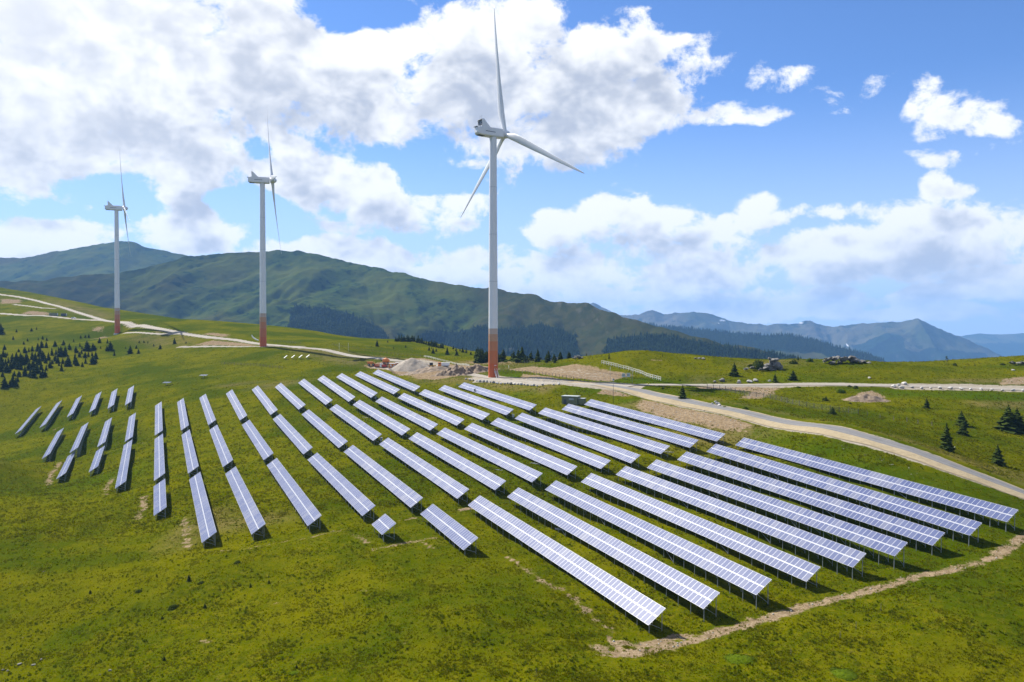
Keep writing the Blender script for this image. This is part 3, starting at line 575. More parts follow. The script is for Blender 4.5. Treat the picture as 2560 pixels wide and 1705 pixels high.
def mountain(name, label, pts, fdir, front, back, drop, power, spur, wl, drift, mat, ns, nt, seed, forest=(), snow=(), base=-330, heath_shade=False):
    R = np.array([at(*p) for p in pts]); ln = np.concatenate([[0], np.cumsum(np.linalg.norm(np.diff(R[:, :2], axis=0), axis=1))])
    s = np.linspace(0, ln[-1], ns); k = np.ones(3)/3
    rp = np.stack([np.interp(s, ln, R[:, i]) for i in range(3)], 1)
    pad = np.vstack([np.repeat(rp[:1], 1, 0), rp, np.repeat(rp[-1:], 1, 0)]); rp = np.stack([np.convolve(pad[:, i], k, 'valid') for i in range(3)], 1)
    tf = np.concatenate([-back*np.linspace(1, 0, nt//6, endpoint=False)**1.5, front*np.linspace(0, 1, nt)**1.25])
    f = np.array(fdir, float); f /= np.linalg.norm(f)
    S, T = np.meshgrid(s, tf); X = rp[None, :, 0] + f[0]*T; Y = rp[None, :, 1] + f[1]*T
    u = np.clip(T/front, 0, 1); z = rp[None, :, 2] - drop*u**power - np.where(T < 0, (-T)*.45, 0)
    ramp = np.clip(u*3.5, 0, 1)**.8
    A = (S + drift*T)/wl
    z = z - spur*ramp*(1.0-ridged(A + .25*fbm(X/wl/1.5, Y/wl/1.5, 3, seed+5), T/wl*.30, 5, seed, .45))*1.6
    z = z - spur*.20*ramp*(1.0-ridged(X/wl*2.7, Y/wl*2.7, 4, seed+17, .5))
    z = z + .035*spur*fbm(X/wl*9, Y/wl*9, 4, seed+30) + spur*.02*fbm(S/wl*7, 0*S+.3, 4, seed+40)
    z = np.maximum(z, base + 8*fbm(X/400, Y/400, 3, seed+50))
    P = np.stack([X, Y, z], -1); px, py = project(P)
    fo = np.zeros(X.shape)
    for q in forest: fo = np.maximum(fo, in_poly(px, py, q)*1.0)
    if forest:
        for _ in range(9): fo = (fo + np.roll(fo, 1, 0) + np.roll(fo, -1, 0) + np.roll(fo, 1, 1) + np.roll(fo, -1, 1))/5
        fo = np.clip(fo*1.15 + .5*fbm(X/150, Y/150, 5, seed+60, .6) - .08, 0, 1.2)*np.clip(fo*6-.4, 0, 1)
    sn = np.zeros(X.shape)
    for (sx, sy, rx, ry) in snow: sn = np.maximum(sn, (((px-sx)/rx)**2 + ((py-sy)/ry)**2 < 1)*1.0)
    he = np.clip((px-1090)/170, 0, 1)*np.clip((2300-px)/200, 0, 1) if heath_shade else np.zeros(X.shape)  # right flank darkened in colour for the cloud shadow lying over its heath
    if heath_shade: he = np.maximum(he, .8*np.clip((430-px)/200, 0, 1)*np.clip((py-655)/40, 0, 1))
    o = link(name, np_mesh(name, P.reshape(-1, 3), grid_faces(len(tf), ns), M[mat], True, dict(forest=fo, snow=sn, heath_shade=he)))
    tag(o, label, 'mountain', kind='structure'); FORESTS.append((P, fo, px, py)); return o
V8 = (800, 660, 2.617); V3 = (1400, 720, 2.03)
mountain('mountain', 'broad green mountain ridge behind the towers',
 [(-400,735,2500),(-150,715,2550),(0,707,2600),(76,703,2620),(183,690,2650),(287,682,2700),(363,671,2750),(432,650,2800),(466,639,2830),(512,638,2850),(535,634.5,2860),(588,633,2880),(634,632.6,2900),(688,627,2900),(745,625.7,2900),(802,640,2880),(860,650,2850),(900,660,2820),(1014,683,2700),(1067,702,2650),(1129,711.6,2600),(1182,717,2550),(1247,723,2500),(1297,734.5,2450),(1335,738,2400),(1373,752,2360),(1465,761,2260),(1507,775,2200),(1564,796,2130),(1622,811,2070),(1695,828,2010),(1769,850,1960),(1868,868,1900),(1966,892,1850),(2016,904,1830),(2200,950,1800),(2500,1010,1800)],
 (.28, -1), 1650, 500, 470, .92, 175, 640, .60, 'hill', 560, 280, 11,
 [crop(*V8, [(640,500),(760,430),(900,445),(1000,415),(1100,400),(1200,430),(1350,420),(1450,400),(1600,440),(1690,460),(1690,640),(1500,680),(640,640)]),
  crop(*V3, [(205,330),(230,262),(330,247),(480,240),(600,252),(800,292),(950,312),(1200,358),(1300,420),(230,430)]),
  crop(*V8, [(-100,330),(150,315),(250,360),(450,455),(460,560),(-100,560)]), crop(0,560,2.617, [(1900,560),(2100,540),(2355,640),(2355,760),(1900,720)])], heath_shade=True)
mountain('mountain', 'hazy rounded peak at the far left',
 [(-500,690,4300),(-200,655,4300),(0,646,4300),(46,645,4300),(115,634.5,4300),(191,619,4300),(267,608,4300),(325,601,4300),(363,617,4300),(413,629,4300),(458,638,4300),(560,660,4300),(700,700,4300),(900,760,4300)],
 (.15, -1), 1700, 900, 480, .9, 170, 700, .4, 'hill', 260, 120, 23)
mountain('mountain_range', 'distant blue mountain range with snow patches',
 crop(*V3, [(-400,60,8800),(-100,100,8800),(60,110,8800),(135,85,8800),(170,72,8800),(200,90,8800),(260,120,8700),(320,140,8600),(400,133,8500),(470,112,8500),(520,130,8500),(600,128,8500),(720,122,8500),(770,135,8500),(850,162,8500),(950,178,8500),(1050,190,8500),(1110,178,8500),(1160,185,8500),(1270,165,8500),(1340,195,8500),(1400,193,8400),(1500,182,8300),(1600,175,8200),(1740,172,8100),(1815,152,8000),(1870,180,8000),(1950,215,8000),(2050,255,8000),(2150,300,8000),(2260,350,8000),(2330,385,8000),(2600,460,8000)]),
 (-.1, -1), 2600, 1500, 640, .85, 300, 800, .6, 'hill_far', 480, 140, 37,
 [crop(*V3, [(1480,300),(1650,230),(1760,250),(1750,330),(1900,310),(2150,330),(2350,420),(1500,420)])],
 [(1806,801,7,1.6),(1797,808,2.5,1.5),(2002,807,5,1.4),(2118,862,1.6,4),(1870,808,2,1.2)], base=-620)
mountain('mountain_range', 'faint blue ridge behind the pyramid peak at the right',
 crop(*V3, [(1900,262,12500),(2000,248,12500),(2130,230,12500),(2200,236,12500),(2290,233,12500),(2355,228,12500),(2600,235,12500),(3000,260,12500)]),
 (0, -1), 2500, 1500, 600, .85, 150, 1200, .4, 'hill_far', 160, 60, 41, [crop(*V3, [(1900,280),(3000,280),(3000,460),(1900,460)])], base=-620)
mountain('forest_ridge', 'dark wooded ridge between the green mountain and the range',
 crop(*V3, [(300,170,4700),(480,190,4600),(560,200,4550),(680,208,4500),(850,225,4400),(1000,240,4300),(1170,240,4200),(1300,270,4100),(1450,310,4000),(1600,350,3900),(1700,390,3850),(1900,450,3800)]),
 (-.1, -1), 1500, 900, 430, .9, 90, 500, .5, 'hill', 240, 90, 53, [crop(*V3, [(200,150),(1900,150),(1900,330),(1500,400),(1300,330),(1000,330),(700,420),(200,420)])], base=-620)
b_ = MB(); S_ = 30000; b_.add([(-S_, -8000, -640), (S_, -8000, -640), (S_, S_, -640), (-S_, S_, -640)], [(0,1,2,3)])
tag(b_.build('valley_floor', M['hill_far']), 'valley floor between the mountains', 'ground', kind='structure')
# woods on the mountain: small spires joined into one mass
def woods(name, label, picks, n, hmin, hmax, seed):
    r = np.random.default_rng(seed); Vs, Fs = [], []; k = 0
    for P, fo, px, py in picks:
        w = np.clip(fo-.35, 0, 1).ravel()*(px.ravel() > -60)*(px.ravel() < 2620); 
        if w.sum() == 0: continue
        idx = r.choice(len(w), n, p=w/w.sum()); Q = P.reshape(-1, 3)[idx] + np.c_[r.uniform(-4, 4, (n, 2)), np.zeros(n)]
        H = r.uniform(hmin, hmax, n); Wd = H*r.uniform(.17, .26, n); a0 = r.uniform(0, 6.28, n); m = 5
        for lv, (zb, zt, wf) in enumerate(((-.05, .62, 1.0), (.38, 1.0, .68))):
            ring = [np.stack([Q[:, 0]+np.cos(a0+2*np.pi*j/m+lv)*Wd*wf*(1+.25*np.sin(3*j+a0)), Q[:, 1]+np.sin(a0+2*np.pi*j/m+lv)*Wd*wf, Q[:, 2]+H*zb+H*.05*np.sin(7*j+a0*3)], 1) for j in range(m)]
            V = np.stack(ring+[np.stack([Q[:, 0]+.1*Wd, Q[:, 1], Q[:, 2]+H*zt], 1)], 1)
            b = k+np.arange(n)*(m+1); Fs.append(np.concatenate([np.stack([b+j, b+(j+1) % m, b+m], 1) for j in range(m)])); Vs.append(V.reshape(-1, 3)); k += n*(m+1)
    return tag(link(name, np_mesh(name, np.concatenate(Vs), np.concatenate(Fs), M['forest'], False)), label, 'forest', kind='stuff')
woods('mountain_forest', 'dark conifer forest on the lower mountain slope', [FORESTS[0]], 12000, 8, 15, 5)
woods('ridge_forest', 'dark conifer forest on the wooded ridge', [FORESTS[4]], 6000, 12, 22, 6)
# ------------------------------------------------------------------ solar tables
ORD = ['first','second','third','fourth','fifth','sixth','seventh','eighth','ninth','tenth','eleventh','twelfth','thirteenth','fourteenth','fifteenth','sixteenth','seventeenth']
MW, ML, FR = .985, 1.60, .034                # module width, length, frame
def module_geo(x0, y0, w=MW, l=ML, z=0.0):
    o = [(x0, y0), (x0+w, y0), (x0+w, y0+l), (x0, y0+l)]; i = [(x0+FR, y0+FR), (x0+w-FR, y0+FR), (x0+w-FR, y0+l-FR), (x0+FR, y0+l-FR)]
    v = [(x, y, z) for x, y in o] + [(x, y, z) for x, y in i] + [(x, y, z-.045) for x, y in o]
    f = [(0,1,5,4),(1,2,6,5),(2,3,7,6),(3,0,4,7),(4,5,6,7),(1,0,8,9),(2,1,9,10),(3,2,10,11),(0,3,11,8),(8,11,10,9)]
    return v, f, [0,0,0,0,1,0,0,0,0,2]
v, f, mi = module_geo(0, 0); mb = MB(); mb.add(v, f); mb.mi = mi
MODULE = mb.mesh('module', [M['frame'], M['solar'], M['backsheet']])
POST = MB().box((0, 0, .5), (.09, .09, 1)).box((0, 0, .985), (.17, .17, .03)).mesh('post', M['galv'])
BRACE = MB().box((0, 0, .5), (.06, .06, 1)).mesh('brace', M['galv'])
RAFTER = MB().box((0, 0, .5), (.08, .11, 1)).mesh('rafter', M['galv'])
PURLIN = MB().box((0, 0, .5), (.06, .09, 1)).mesh('purlin', M['frame'])
def bar_obj(name, me, a, b, parent, org):
    a, b = Vector(a), Vector(b); d = b-a; o = link(name, me, parent)
    o.matrix_local = Matrix.LocRotScale(a-Vector(org), d.to_track_quat('Z', 'Y'), Vector((1, 1, d.length))); return o
blocks = {'F': 'nearest block', 'M': 'second block back', 'B': 'third block back', 'A': 'fourth block back', 'Z': 'small block at the far left'}
PURL_Y = (.22, .62, 1.36, 1.92, 2.66, 3.10)
for (c, r, x0, y0, z0, x1, y1, z1) in TABLES:
    Fp, Np = Vector((x0, y0, z0)), Vector((x1, y1, z1)); e1 = Fp-Np; LEN = e1.length; e1.normalize()
    w = Vector(WVEC); e2 = (w - e1*w.dot(e1)).normalized(); e3 = e1.cross(e2)
    if e3.z < 0: e3 = -e3
    # frame with x running from the far end to the near end keeps a right-handed basis with the face up
    ex = -e1; R = Matrix((ex, e2, ex.cross(e2))).transposed()
    if R.col[2].z < 0: ex = e1; R = Matrix((ex, e2, ex.cross(e2))).transposed()
    start = Fp if ex.dot(e1) < 0 else Np
    n = max(4, round(LEN/1.0)); pitch = LEN/n
    P = lambda x, y, z=0.0: start + R @ Vector((x, y, z))
    rows = sorted(t[1] for t in TABLES if t[0] == c); k = rows.index(r)
    root = empty('solar_table', (Np.x, Np.y, gz(Np))); org = root.location
    if c == 'F' and r == 10: lab = 'shortest solar table, a small near square by the worn soil'
    elif c == 'F' and r == 9: lab = 'short solar table at the left end of the nearest long rows'
    elif c == 'M' and r == 14: lab = 'short solar table at the left end of the second block'
    elif c == 'Z': lab = 'solar table in the %s, %s from its right end' % (blocks[c], ORD[k])
    else: lab = 'long solar table in the %s, %s from the paved road side' % (blocks[c], ORD[k])
    tag(root, lab, 'solar table', 'solar tables in rows on the slope')
    single = c == 'F' or (c == 'M' and r >= 4)
    sx = pitch/1.0
    if single:
        for yy in (.0, ML+.15):
            for i in range(n):
                o = link('module', MODULE, root); o.matrix_local = Matrix.Translation(P(i*pitch, yy)-org) @ R.to_4x4() @ Matrix.Diagonal((sx, 1, 1, 1))
    else:
        V, F_, I = [], [], []
        for yy in (.0, ML+.15):
            for i in range(n):
                v, f, m_ = module_geo(i*pitch, yy, MW*sx); b0 = len(V); V += [tuple(P(*q)-org) for q in v]; F_ += [tuple(q+b0 for q in g) for g in f]; I += m_
        mb = MB(); mb.v, mb.f, mb.mi = V, F_, I
        tag(mb.build('module_rows', [M['frame'], M['solar'], M['backsheet']], root), kind='stuff')
    # centre rail between the two module rows
    mb = MB(); mb.box(P(LEN/2, ML+.075, -.03)-org, (LEN, .11, .05), R); mb.build('centre_rail', M['frame'], root)
    ends_ = (-.28, LEN+.10) if ex.dot(e1) < 0 else (-.10, LEN+.28)
    nf = max(2, round(LEN/2.9)); xs = [.5 + (LEN-1.0)*i/(nf-1) for i in range(nf)]
    joined = MB()
    for y in PURL_Y:
        a, b = P(ends_[0], y, -.09), P(ends_[1], y, -.09)
        if c == 'F': bar_obj('purlin', PURLIN, a, b, root, org)
        else: joined.bar(a-org, b-org, .06, .09)
    for i, x in enumerate(xs):
        ft, rt = P(x, .42, -.19), P(x, 2.92, -.19); gf, gr = Vector((ft.x, ft.y, gz(ft)-.25)), Vector((rt.x, rt.y, gz(rt)-.25))
        lo = gr + Vector((0, 0, .25+.35*min(1, (rt.z-gr.z)/2.5)))
        if c == 'F':
            bar_obj('front_post', POST, gf, ft, root, org); bar_obj('rear_post', POST, gr, rt, root, org)
            bar_obj('brace', BRACE, lo, ft + Vector((0, 0, -.1)), root, org); bar_obj('rafter', RAFTER, P(x, .1, -.19), P(x, 3.25, -.19), root, org)
        else:
            joined.bar(gf-org, ft-org, .09).bar(gr-org, rt-org, .09).bar(lo-org, ft-org, .06).bar(P(x, .1, -.19)-org, P(x, 3.25, -.19)-org, .08, .11)
        if i in (nf//3, 2*nf//3) and i+1 < nf:      # wind brace between two neighbouring front posts
            q = P(xs[i+1], .42, -.19); g2 = Vector((q.x, q.y, gz(q)+.15))
            if c == 'F': bar_obj('wind_brace', BRACE, ft, g2, root, org)
            else: joined.bar(ft-org, g2-org, .06)
    if joined.v: tag(joined.build('support_frame', M['galv'], root), kind='stuff')
# ------------------------------------------------------------------ wind turbines
def blade_mesh(Lb):
    st = [0, .02, .05, .09, .14, .2, .28, .38, .5, .62, .74, .85, .93, .98, 1.0]
    ch = [2.1, 2.15, 2.35, 2.9, 3.55, 3.75, 3.45, 3.0, 2.5, 2.05, 1.6, 1.2, .85, .5, .12]
    th = [1., .98, .85, .62, .44, .34, .28, .24, .21, .19, .18, .17, .16, .16, .16]
    V, F_ = [], []; n = 16
    for i, (s, c, t) in enumerate(zip(st, ch, th)):
        tw = math.radians(16*(1-s)**2 + 2); pre = 1.7*s*s; off = .25*c*min(1, s*8)
        for j in range(n):
            a = 2*math.pi*j/n; x = math.cos(a)*c/2; y = math.sin(a)*c*t/2
            if s > .03: y *= (.35 + .65*min(1, max(0, (x/c+.5)))**.6)*1.15      # thin trailing edge
            x -= off
            V.append((x*math.cos(tw)-y*math.sin(tw), x*math.sin(tw)+y*math.cos(tw)+pre, Lb*s+.9))
    for i in range(len(st)-1): F_ += [(i*n+j, i*n+(j+1) % n, (i+1)*n+(j+1) % n, (i+1)*n+j) for j in range(n)]
    F_.append(tuple(range((len(st)-1)*n, len(st)*n)))
    mb = MB(); mb.add(V, F_); me = mb.mesh('blade', M['white_paint'], True); fix_normals(me); return me
BLADE = blade_mesh(56.9)
def lathe(prof, n=40, mat=None, name='tower'):
    V = [(r*math.cos(2*math.pi*j/n), r*math.sin(2*math.pi*j/n), z) for r, z in prof for j in range(n)]
    F_ = [(i*n+j, i*n+(j+1) % n, (i+1)*n+(j+1) % n, (i+1)*n+j) for i in range(len(prof)-1) for j in range(n)]
    mb = MB(); mb.add(V, F_); return mb.mesh(name, mat, True)
HUBH = 109.35; BANDS = [0, 6.4, 12.1, 16.3, 19.5, 22.0]
def trad(z): return 2.18 - .58*min(1, z/106.0)
BAND_ME = [lathe([(trad(a), a), (trad(b), b)], 48, M['band%d' % i], 'tower_band') for i, (a, b) in enumerate(zip(BANDS[:-1], BANDS[1:]))]
pr = [(trad(z), z) for z in (22, 43, 64, 85, 106.6)]
TOWER_ME = lathe(pr, 48, M['white_paint'], 'tower_shaft')
def nacelle_mesh():                        # local x = forward, z = up, tower axis at origin, hub height at z = 0
    sec = [(-9.0, 1.15, -1.2, 1.15), (-8.2, 1.9, -1.95, 1.6), (-6.0, 2.05, -2.15, 1.75), (1.0, 2.05, -2.15, 1.85), (4.3, 1.85, -2.05, 1.85), (4.6, 1.6, -1.75, 1.6)]
    V, F_ = [], []
    for x, hw, lo, hi in sec:
        b = .38
        V += [(x, y, z) for y, z in ((-hw+b, lo), (hw-b, lo), (hw, lo+b), (hw, hi-b), (hw-b, hi), (-hw+b, hi), (-hw, hi-b), (-hw, lo+b))]
    for i in range(len(sec)-1): F_ += [(i*8+j, i*8+(j+1) % 8, (i+1)*8+(j+1) % 8, (i+1)*8+j) for j in range(8)]
    F_ += [tuple(range(7, -1, -1)), tuple(range((len(sec)-1)*8, len(sec)*8))]
    mb = MB(); mb.add(V, F_); me = mb.mesh('nacelle', M['white_paint']); fix_normals(me); return me
NAC = nacelle_mesh()
cool = MB()
for s in (-1, 1): cool.prism([(-7.2, s*1.95, .2), (-6.6, s*1.95, 1.2), (-6.9, s*1.95, 4.9), (-6.0, s*1.95, 4.9), (-2.6, s*1.95, 1.55), (1.2, s*1.95, .95), (1.2, s*1.95, .55), (-4.9, s*1.95, .45)], (0, s*.16, 0))
cool.box((-6.45, 0, 4.85), (.9, 4.1, .14)); cool.box((-6.45, 0, 1.9), (.9, 4.0, .16))
COOL = cool.mesh('cooler_frame', M['white_paint']); fix_normals(COOL)
rad = MB(); rad.box((-6.2, 0, 3.35), (.35, 3.9, 2.8))
for s in (-1, 1): rad.bar((-6.42, -1.9*s, 2.05), (-6.42, 1.9*s, 4.7), .12, .08, 1)
for y in (-1.0, 0, 1.0): rad.box((-6.40, y, 3.35), (.06, .06, 2.8), None, 1)
RAD = rad.mesh('radiator', [M['steel_dark'], M['galv']])
def hub_mesh():
    prof = [(1.45, -1.5), (1.75, -1.3), (1.85, -.3), (1.85, .6), (1.7, 1.3), (1.35, 2.0), (.8, 2.55), (.02, 2.8)]
    return lathe(prof, 28, M['white_paint'], 'hub')
HUB = hub_mesh()
K3 = 1.0377                               # all three towers, relative to the drawing
def turbine(px, py, D, fwd, phi, label, door=True):
    p = at(px, py, D); base = Vector((p[0], p[1], gz(p))); root = empty('wind_turbine', base); root.scale = (K3,)*3; tag(root, label, 'wind turbine', 'wind turbines along the ridge')
    H = HUBH + (p[2]-base.z)/K3
    for i, me in enumerate(BAND_ME): o = link('tower_band', me, root); o['label'] = ['deep orange lowest tower band', 'orange second tower band', 'faded orange third tower band', 'pale salmon fourth tower band', 'beige uppermost tower band'][i]
    link('tower_shaft', TOWER_ME, root).scale = (1, 1, 1)
    for z in (43, 64, 85): MB().tube([(0, 0, z-.06), (0, 0, z+.06)], [trad(z)+.03]*2, 48, caps=False).build('tower_flange', M['galv'], root)
    MB().tube([(0, 0, -1.2), (0, 0, .12)], [2.9, 2.75], 32).build('foundation', M['concrete'], root)
    f = Vector((fwd[0], fwd[1], 0)).normalized(); yaw = math.atan2(f.y, f.x); RZ = Matrix.Rotation(yaw, 4, 'Z')
    nac = link('nacelle', NAC, root); nac.matrix_local = Matrix.Translation((0, 0, H)) @ RZ
    link('cooler_frame', COOL, nac); link('radiator', RAD, nac)
    mast = MB()
    for y in (-.7, .7): mast.bar((-6.4, y, 4.9), (-6.4, y, 6.6), .06).bar((-6.6, y, 6.55), (-6.2, y, 6.55), .05)
    mast.build('wind_sensor_mast', M['steel_dark'], nac)
    MB().tube([(0, 0, -3.0), (0, 0, -2.1)], [1.62, 1.62], 32).build('yaw_collar', M['white_paint'], nac)
    mb = MB(); mb.box((-2.5, -2.07, -.25), (5.0, .05, .28)); mb.box((-6.5, 0, -2.2), (3.0, 2.0, .12)).build('vent', M['steel_dark'], nac)
    hatch = MB(); hatch.box((-8.9, 0, 1.35), (1.1, 2.6, .1)); hatch.build('rear_hatch', M['steel_dark'], nac)
    tilt = math.radians(5.4); ax = (f*math.cos(tilt) + Vector((0, 0, math.sin(tilt)))); u = (Vector((0, 0, 1)) - ax*ax.z).normalized(); vv = ax.cross(u)
    # hub axis
    hp = Vector((0, 0, H+.1)) + f*6.3
    hub = link('hub', HUB, root); hub.matrix_local = Matrix.Translation(hp) @ Matrix((vv, -u, ax)).transposed().to_4x4() if False else Matrix.Translation(hp) @ ax.to_track_quat('Z', 'Y').to_matrix().to_4x4()
    side = f.cross(Vector((0, 0, 1))).normalized()
    for a in phi:
        a = math.radians(a); d = (u*math.cos(a) + side*math.sin(a)).normalized(); x = ax.cross(d).normalized()
        o = link('blade', BLADE, root); o.matrix_local = Matrix.Translation(hp) @ Matrix((x, ax, d)).transposed().to_4x4() if (x.cross(ax)).dot(d) > 0 else Matrix.Translation(hp) @ Matrix((-x, ax, d)).transposed().to_4x4()
    return root, base
T1, T1b = turbine(1233, 944, 358, (.832, .555), (-3.1, 116.9, 236.9), 'nearest and tallest white wind turbine with orange tower foot')
T2, T2b = turbine(658, 866, 527.2, (.955, .297), (-22, 98, 218), 'middle wind turbine of three, standing beside the gravel road')
T3, T3b = turbine(293.6, 835, 695.3, (.89, .455), (-12, 108, 228), 'smallest and farthest wind turbine at the left')
# door, steps and lamp at the nearest tower
d_ = MB(); q = Vector((.42, -.9, 0)).normalized(); s_ = Vector((q.y, -q.x, 0)); RM = Matrix((s_, q, Vector((0, 0, 1)))).transposed()
d_.box(q*2.16+Vector((0, 0, 4.1)), (1.0, .14, 2.1), RM); d_.build('door', M['band1'], T1)
st = MB()
for k in range(11):
    t = k/10; st.box(q*(2.6+2.6*t)+Vector((0, 0, 3.0*(1-t)+.1)), (1.0, .28, .06), RM)
st.box(q*2.35+Vector((0, 0, 3.05)), (1.3, .9, .08), RM); st.build('stair_treads', M['galv'], T1)
for s in (-1, 1):
    h = MB(); off = s_*(.55*s)
    h.bar(off+q*2.4+Vector((0, 0, 4.1)), off+q*2.8+Vector((0, 0, 4.1)), .08).bar(off+q*2.8+Vector((0, 0, 4.1)), off+q*5.3+Vector((0, 0, 1.1)), .08).bar(off+q*2.6+Vector((0, 0, 2.95)), off+q*5.3+Vector((0, 0, .0)), .10, .2)
    for k in range(5): t = k/4; h.bar(off+q*(2.7+2.6*t)+Vector((0, 0, 3.0*(1-t)+.05)), off+q*(2.7+2.6*t)+Vector((0, 0, 3.0*(1-t)+1.1)), .05)
    h.build('stair_rail', M['white_plain'], T1)
l_ = MB(); l_.box(q*2.35+Vector((0, 0, 5.6)), (.9, .5, .2), RM); l_.build('canopy', M['white_plain'], T1)
# ------------------------------------------------------------------ trees and shrubs
def conifer(seed, tiers=13, slim=.24, bare=.04, gap=0.0):
    r = random.Random(seed); V, F_, I = [], [], []
    def tri(a, b, c, m=0): k = len(V); V.extend([a, b, c]); F_.append((k, k+1, k+2)); I.append(m)
    n = 6; prof = [(.035, 0), (.022, .5), (.006, .97)]                   # trunk, height 1
    for i in range(len(prof)-1):
        for j in range(n):
            a0, a1 = 2*math.pi*j/n, 2*math.pi*(j+1)/n; p, q = prof[i], prof[i+1]
            A, B_, C_, D_ = [(pr_[0]*math.cos(a), pr_[0]*math.sin(a), pr_[1]) for pr_, a in ((p, a0), (p, a1), (q, a1), (q, a0))]
            tri(A, B_, C_, 1); tri(A, C_, D_, 1)
    lean = r.uniform(-.03, .03)
    for t in range(tiers):
        u = t/(tiers-1); z = bare + (1-bare)*.97*u**.92; R = slim*(1-u)**.82*(.82+.36*r.random()) + .012
        nb = max(5, int(12*(1-u)+5)); off = r.uniform(0, 6.28)
        for j in range(nb):
            if r.random() < gap: continue
            a = off + 2*math.pi*j/nb + r.uniform(-.22, .22); rr = R*r.uniform(.5, 1.3); dz = -.30*rr + r.uniform(-.02, .025); wd = (.30+.22*r.random())*rr + .012
            cx, sx = math.cos(a), math.sin(a); ox = lean*z
            tip = (ox+cx*rr, sx*rr, z+dz); mid = .55
            l_ = (ox+cx*rr*mid-sx*wd, sx*rr*mid+cx*wd, z+dz*.35-.012); q_ = (ox+cx*rr*mid+sx*wd, sx*rr*mid-cx*wd, z+dz*.35-.012); top = (ox, 0, z+.035+.03*r.random())
            tri(top, l_, tip); tri(top, tip, q_)
            low = (ox+cx*rr*.35, sx*rr*.35, z+dz-.05-.03*r.random()); tri(l_, low, tip); tri(low, q_, tip)
    tri((lean, .02, .93), (lean-.018, -.015, .93), (lean, 0, 1.0)); tri((lean, .02, .93), (lean, 0, 1.0), (lean+.018, -.015, .93))
    mb = MB(); mb.v, mb.f, mb.mi = V, F_, I; return mb
def split(mb, names):
    out = []
    for m in (0, 1):
        q = MB()
        for f, i in zip(mb.f, mb.mi):
            if i == m: q.add([mb.v[k] for k in f], [(0, 1, 2)])
        out.append(q.mesh(names[m], [M['needle'], M['bark']][m]))
    return out
VAR = [conifer(s, t, w, .03) for s, t, w in ((1, 13, .24), (2, 11, .29), (3, 14, .20), (4, 12, .26), (5, 10, .33))]
TREE_ME = [v.mesh('spruce_tree', [M['needle'], M['bark']]) for v in VAR]
TREE_PARTS = [split(conifer(s, t, w, .04), ('crown', 'trunk')) for s, t, w in ((11, 18, .22), (12, 17, .27), (13, 16, .33))]
def leaf_ball(seed, n, flat=.7, lump=5):
    r = np.random.default_rng(seed); d = r.normal(size=(n, 3)); d /= np.linalg.norm(d, axis=1)[:, None]; d[:, 2] = np.abs(d[:, 2])
    c = r.normal(size=(lump, 3))*.5; rad = .62 + .38*np.max(np.clip(d @ (c/np.linalg.norm(c, axis=1)[:, None]).T, 0, 1)**3, axis=1)
    p = d*(rad*r.uniform(.55, 1, n)**.4)[:, None]*np.array([1, 1, flat]); s = r.uniform(.05, .13, n)
    V = []; F_ = []
    for i in range(n):
        t = np.cross(d[i], r.normal(size=3)); t /= np.linalg.norm(t)+1e-9; b = np.cross(d[i], t); k = len(V)
        V += [p[i]+t*s[i]*1.3, p[i]+b*s[i]*.6, p[i]-t*s[i]*1.2+d[i]*.04, p[i]-b*s[i]*.6]; F_ += [(k, k+1, k+2, k+3)]
    mb = MB(); mb.v = [tuple(v) for v in V]; mb.f = F_; mb.mi = [0]*len(F_); return mb
BUSH = [leaf_ball(i, 420, .75 if i else .5) for i in range(3)]
BUSH_BRIGHT = leaf_ball(9, 1500, .42, 9).mesh('shrub', M['leaf_bright'])
BUSH_DARK = [b.mesh('shrub', M['needle']) for b in BUSH]; BUSH_LIGHT = [b.mesh('shrub', M['leaf']) for b in BUSH]
def plant(me, px, py, h, wide=1.0, name='spruce_tree', rz=None):
    p = ground(px, py); o = link(name, me); z = gz(p)-.12
    H = h*p[1]/FPX; o.location = (p[0], p[1], z); o.rotation_euler = (0, 0, random.uniform(0, 6.28) if rz is None else rz); o.scale = (H*wide, H*wide, H); return o
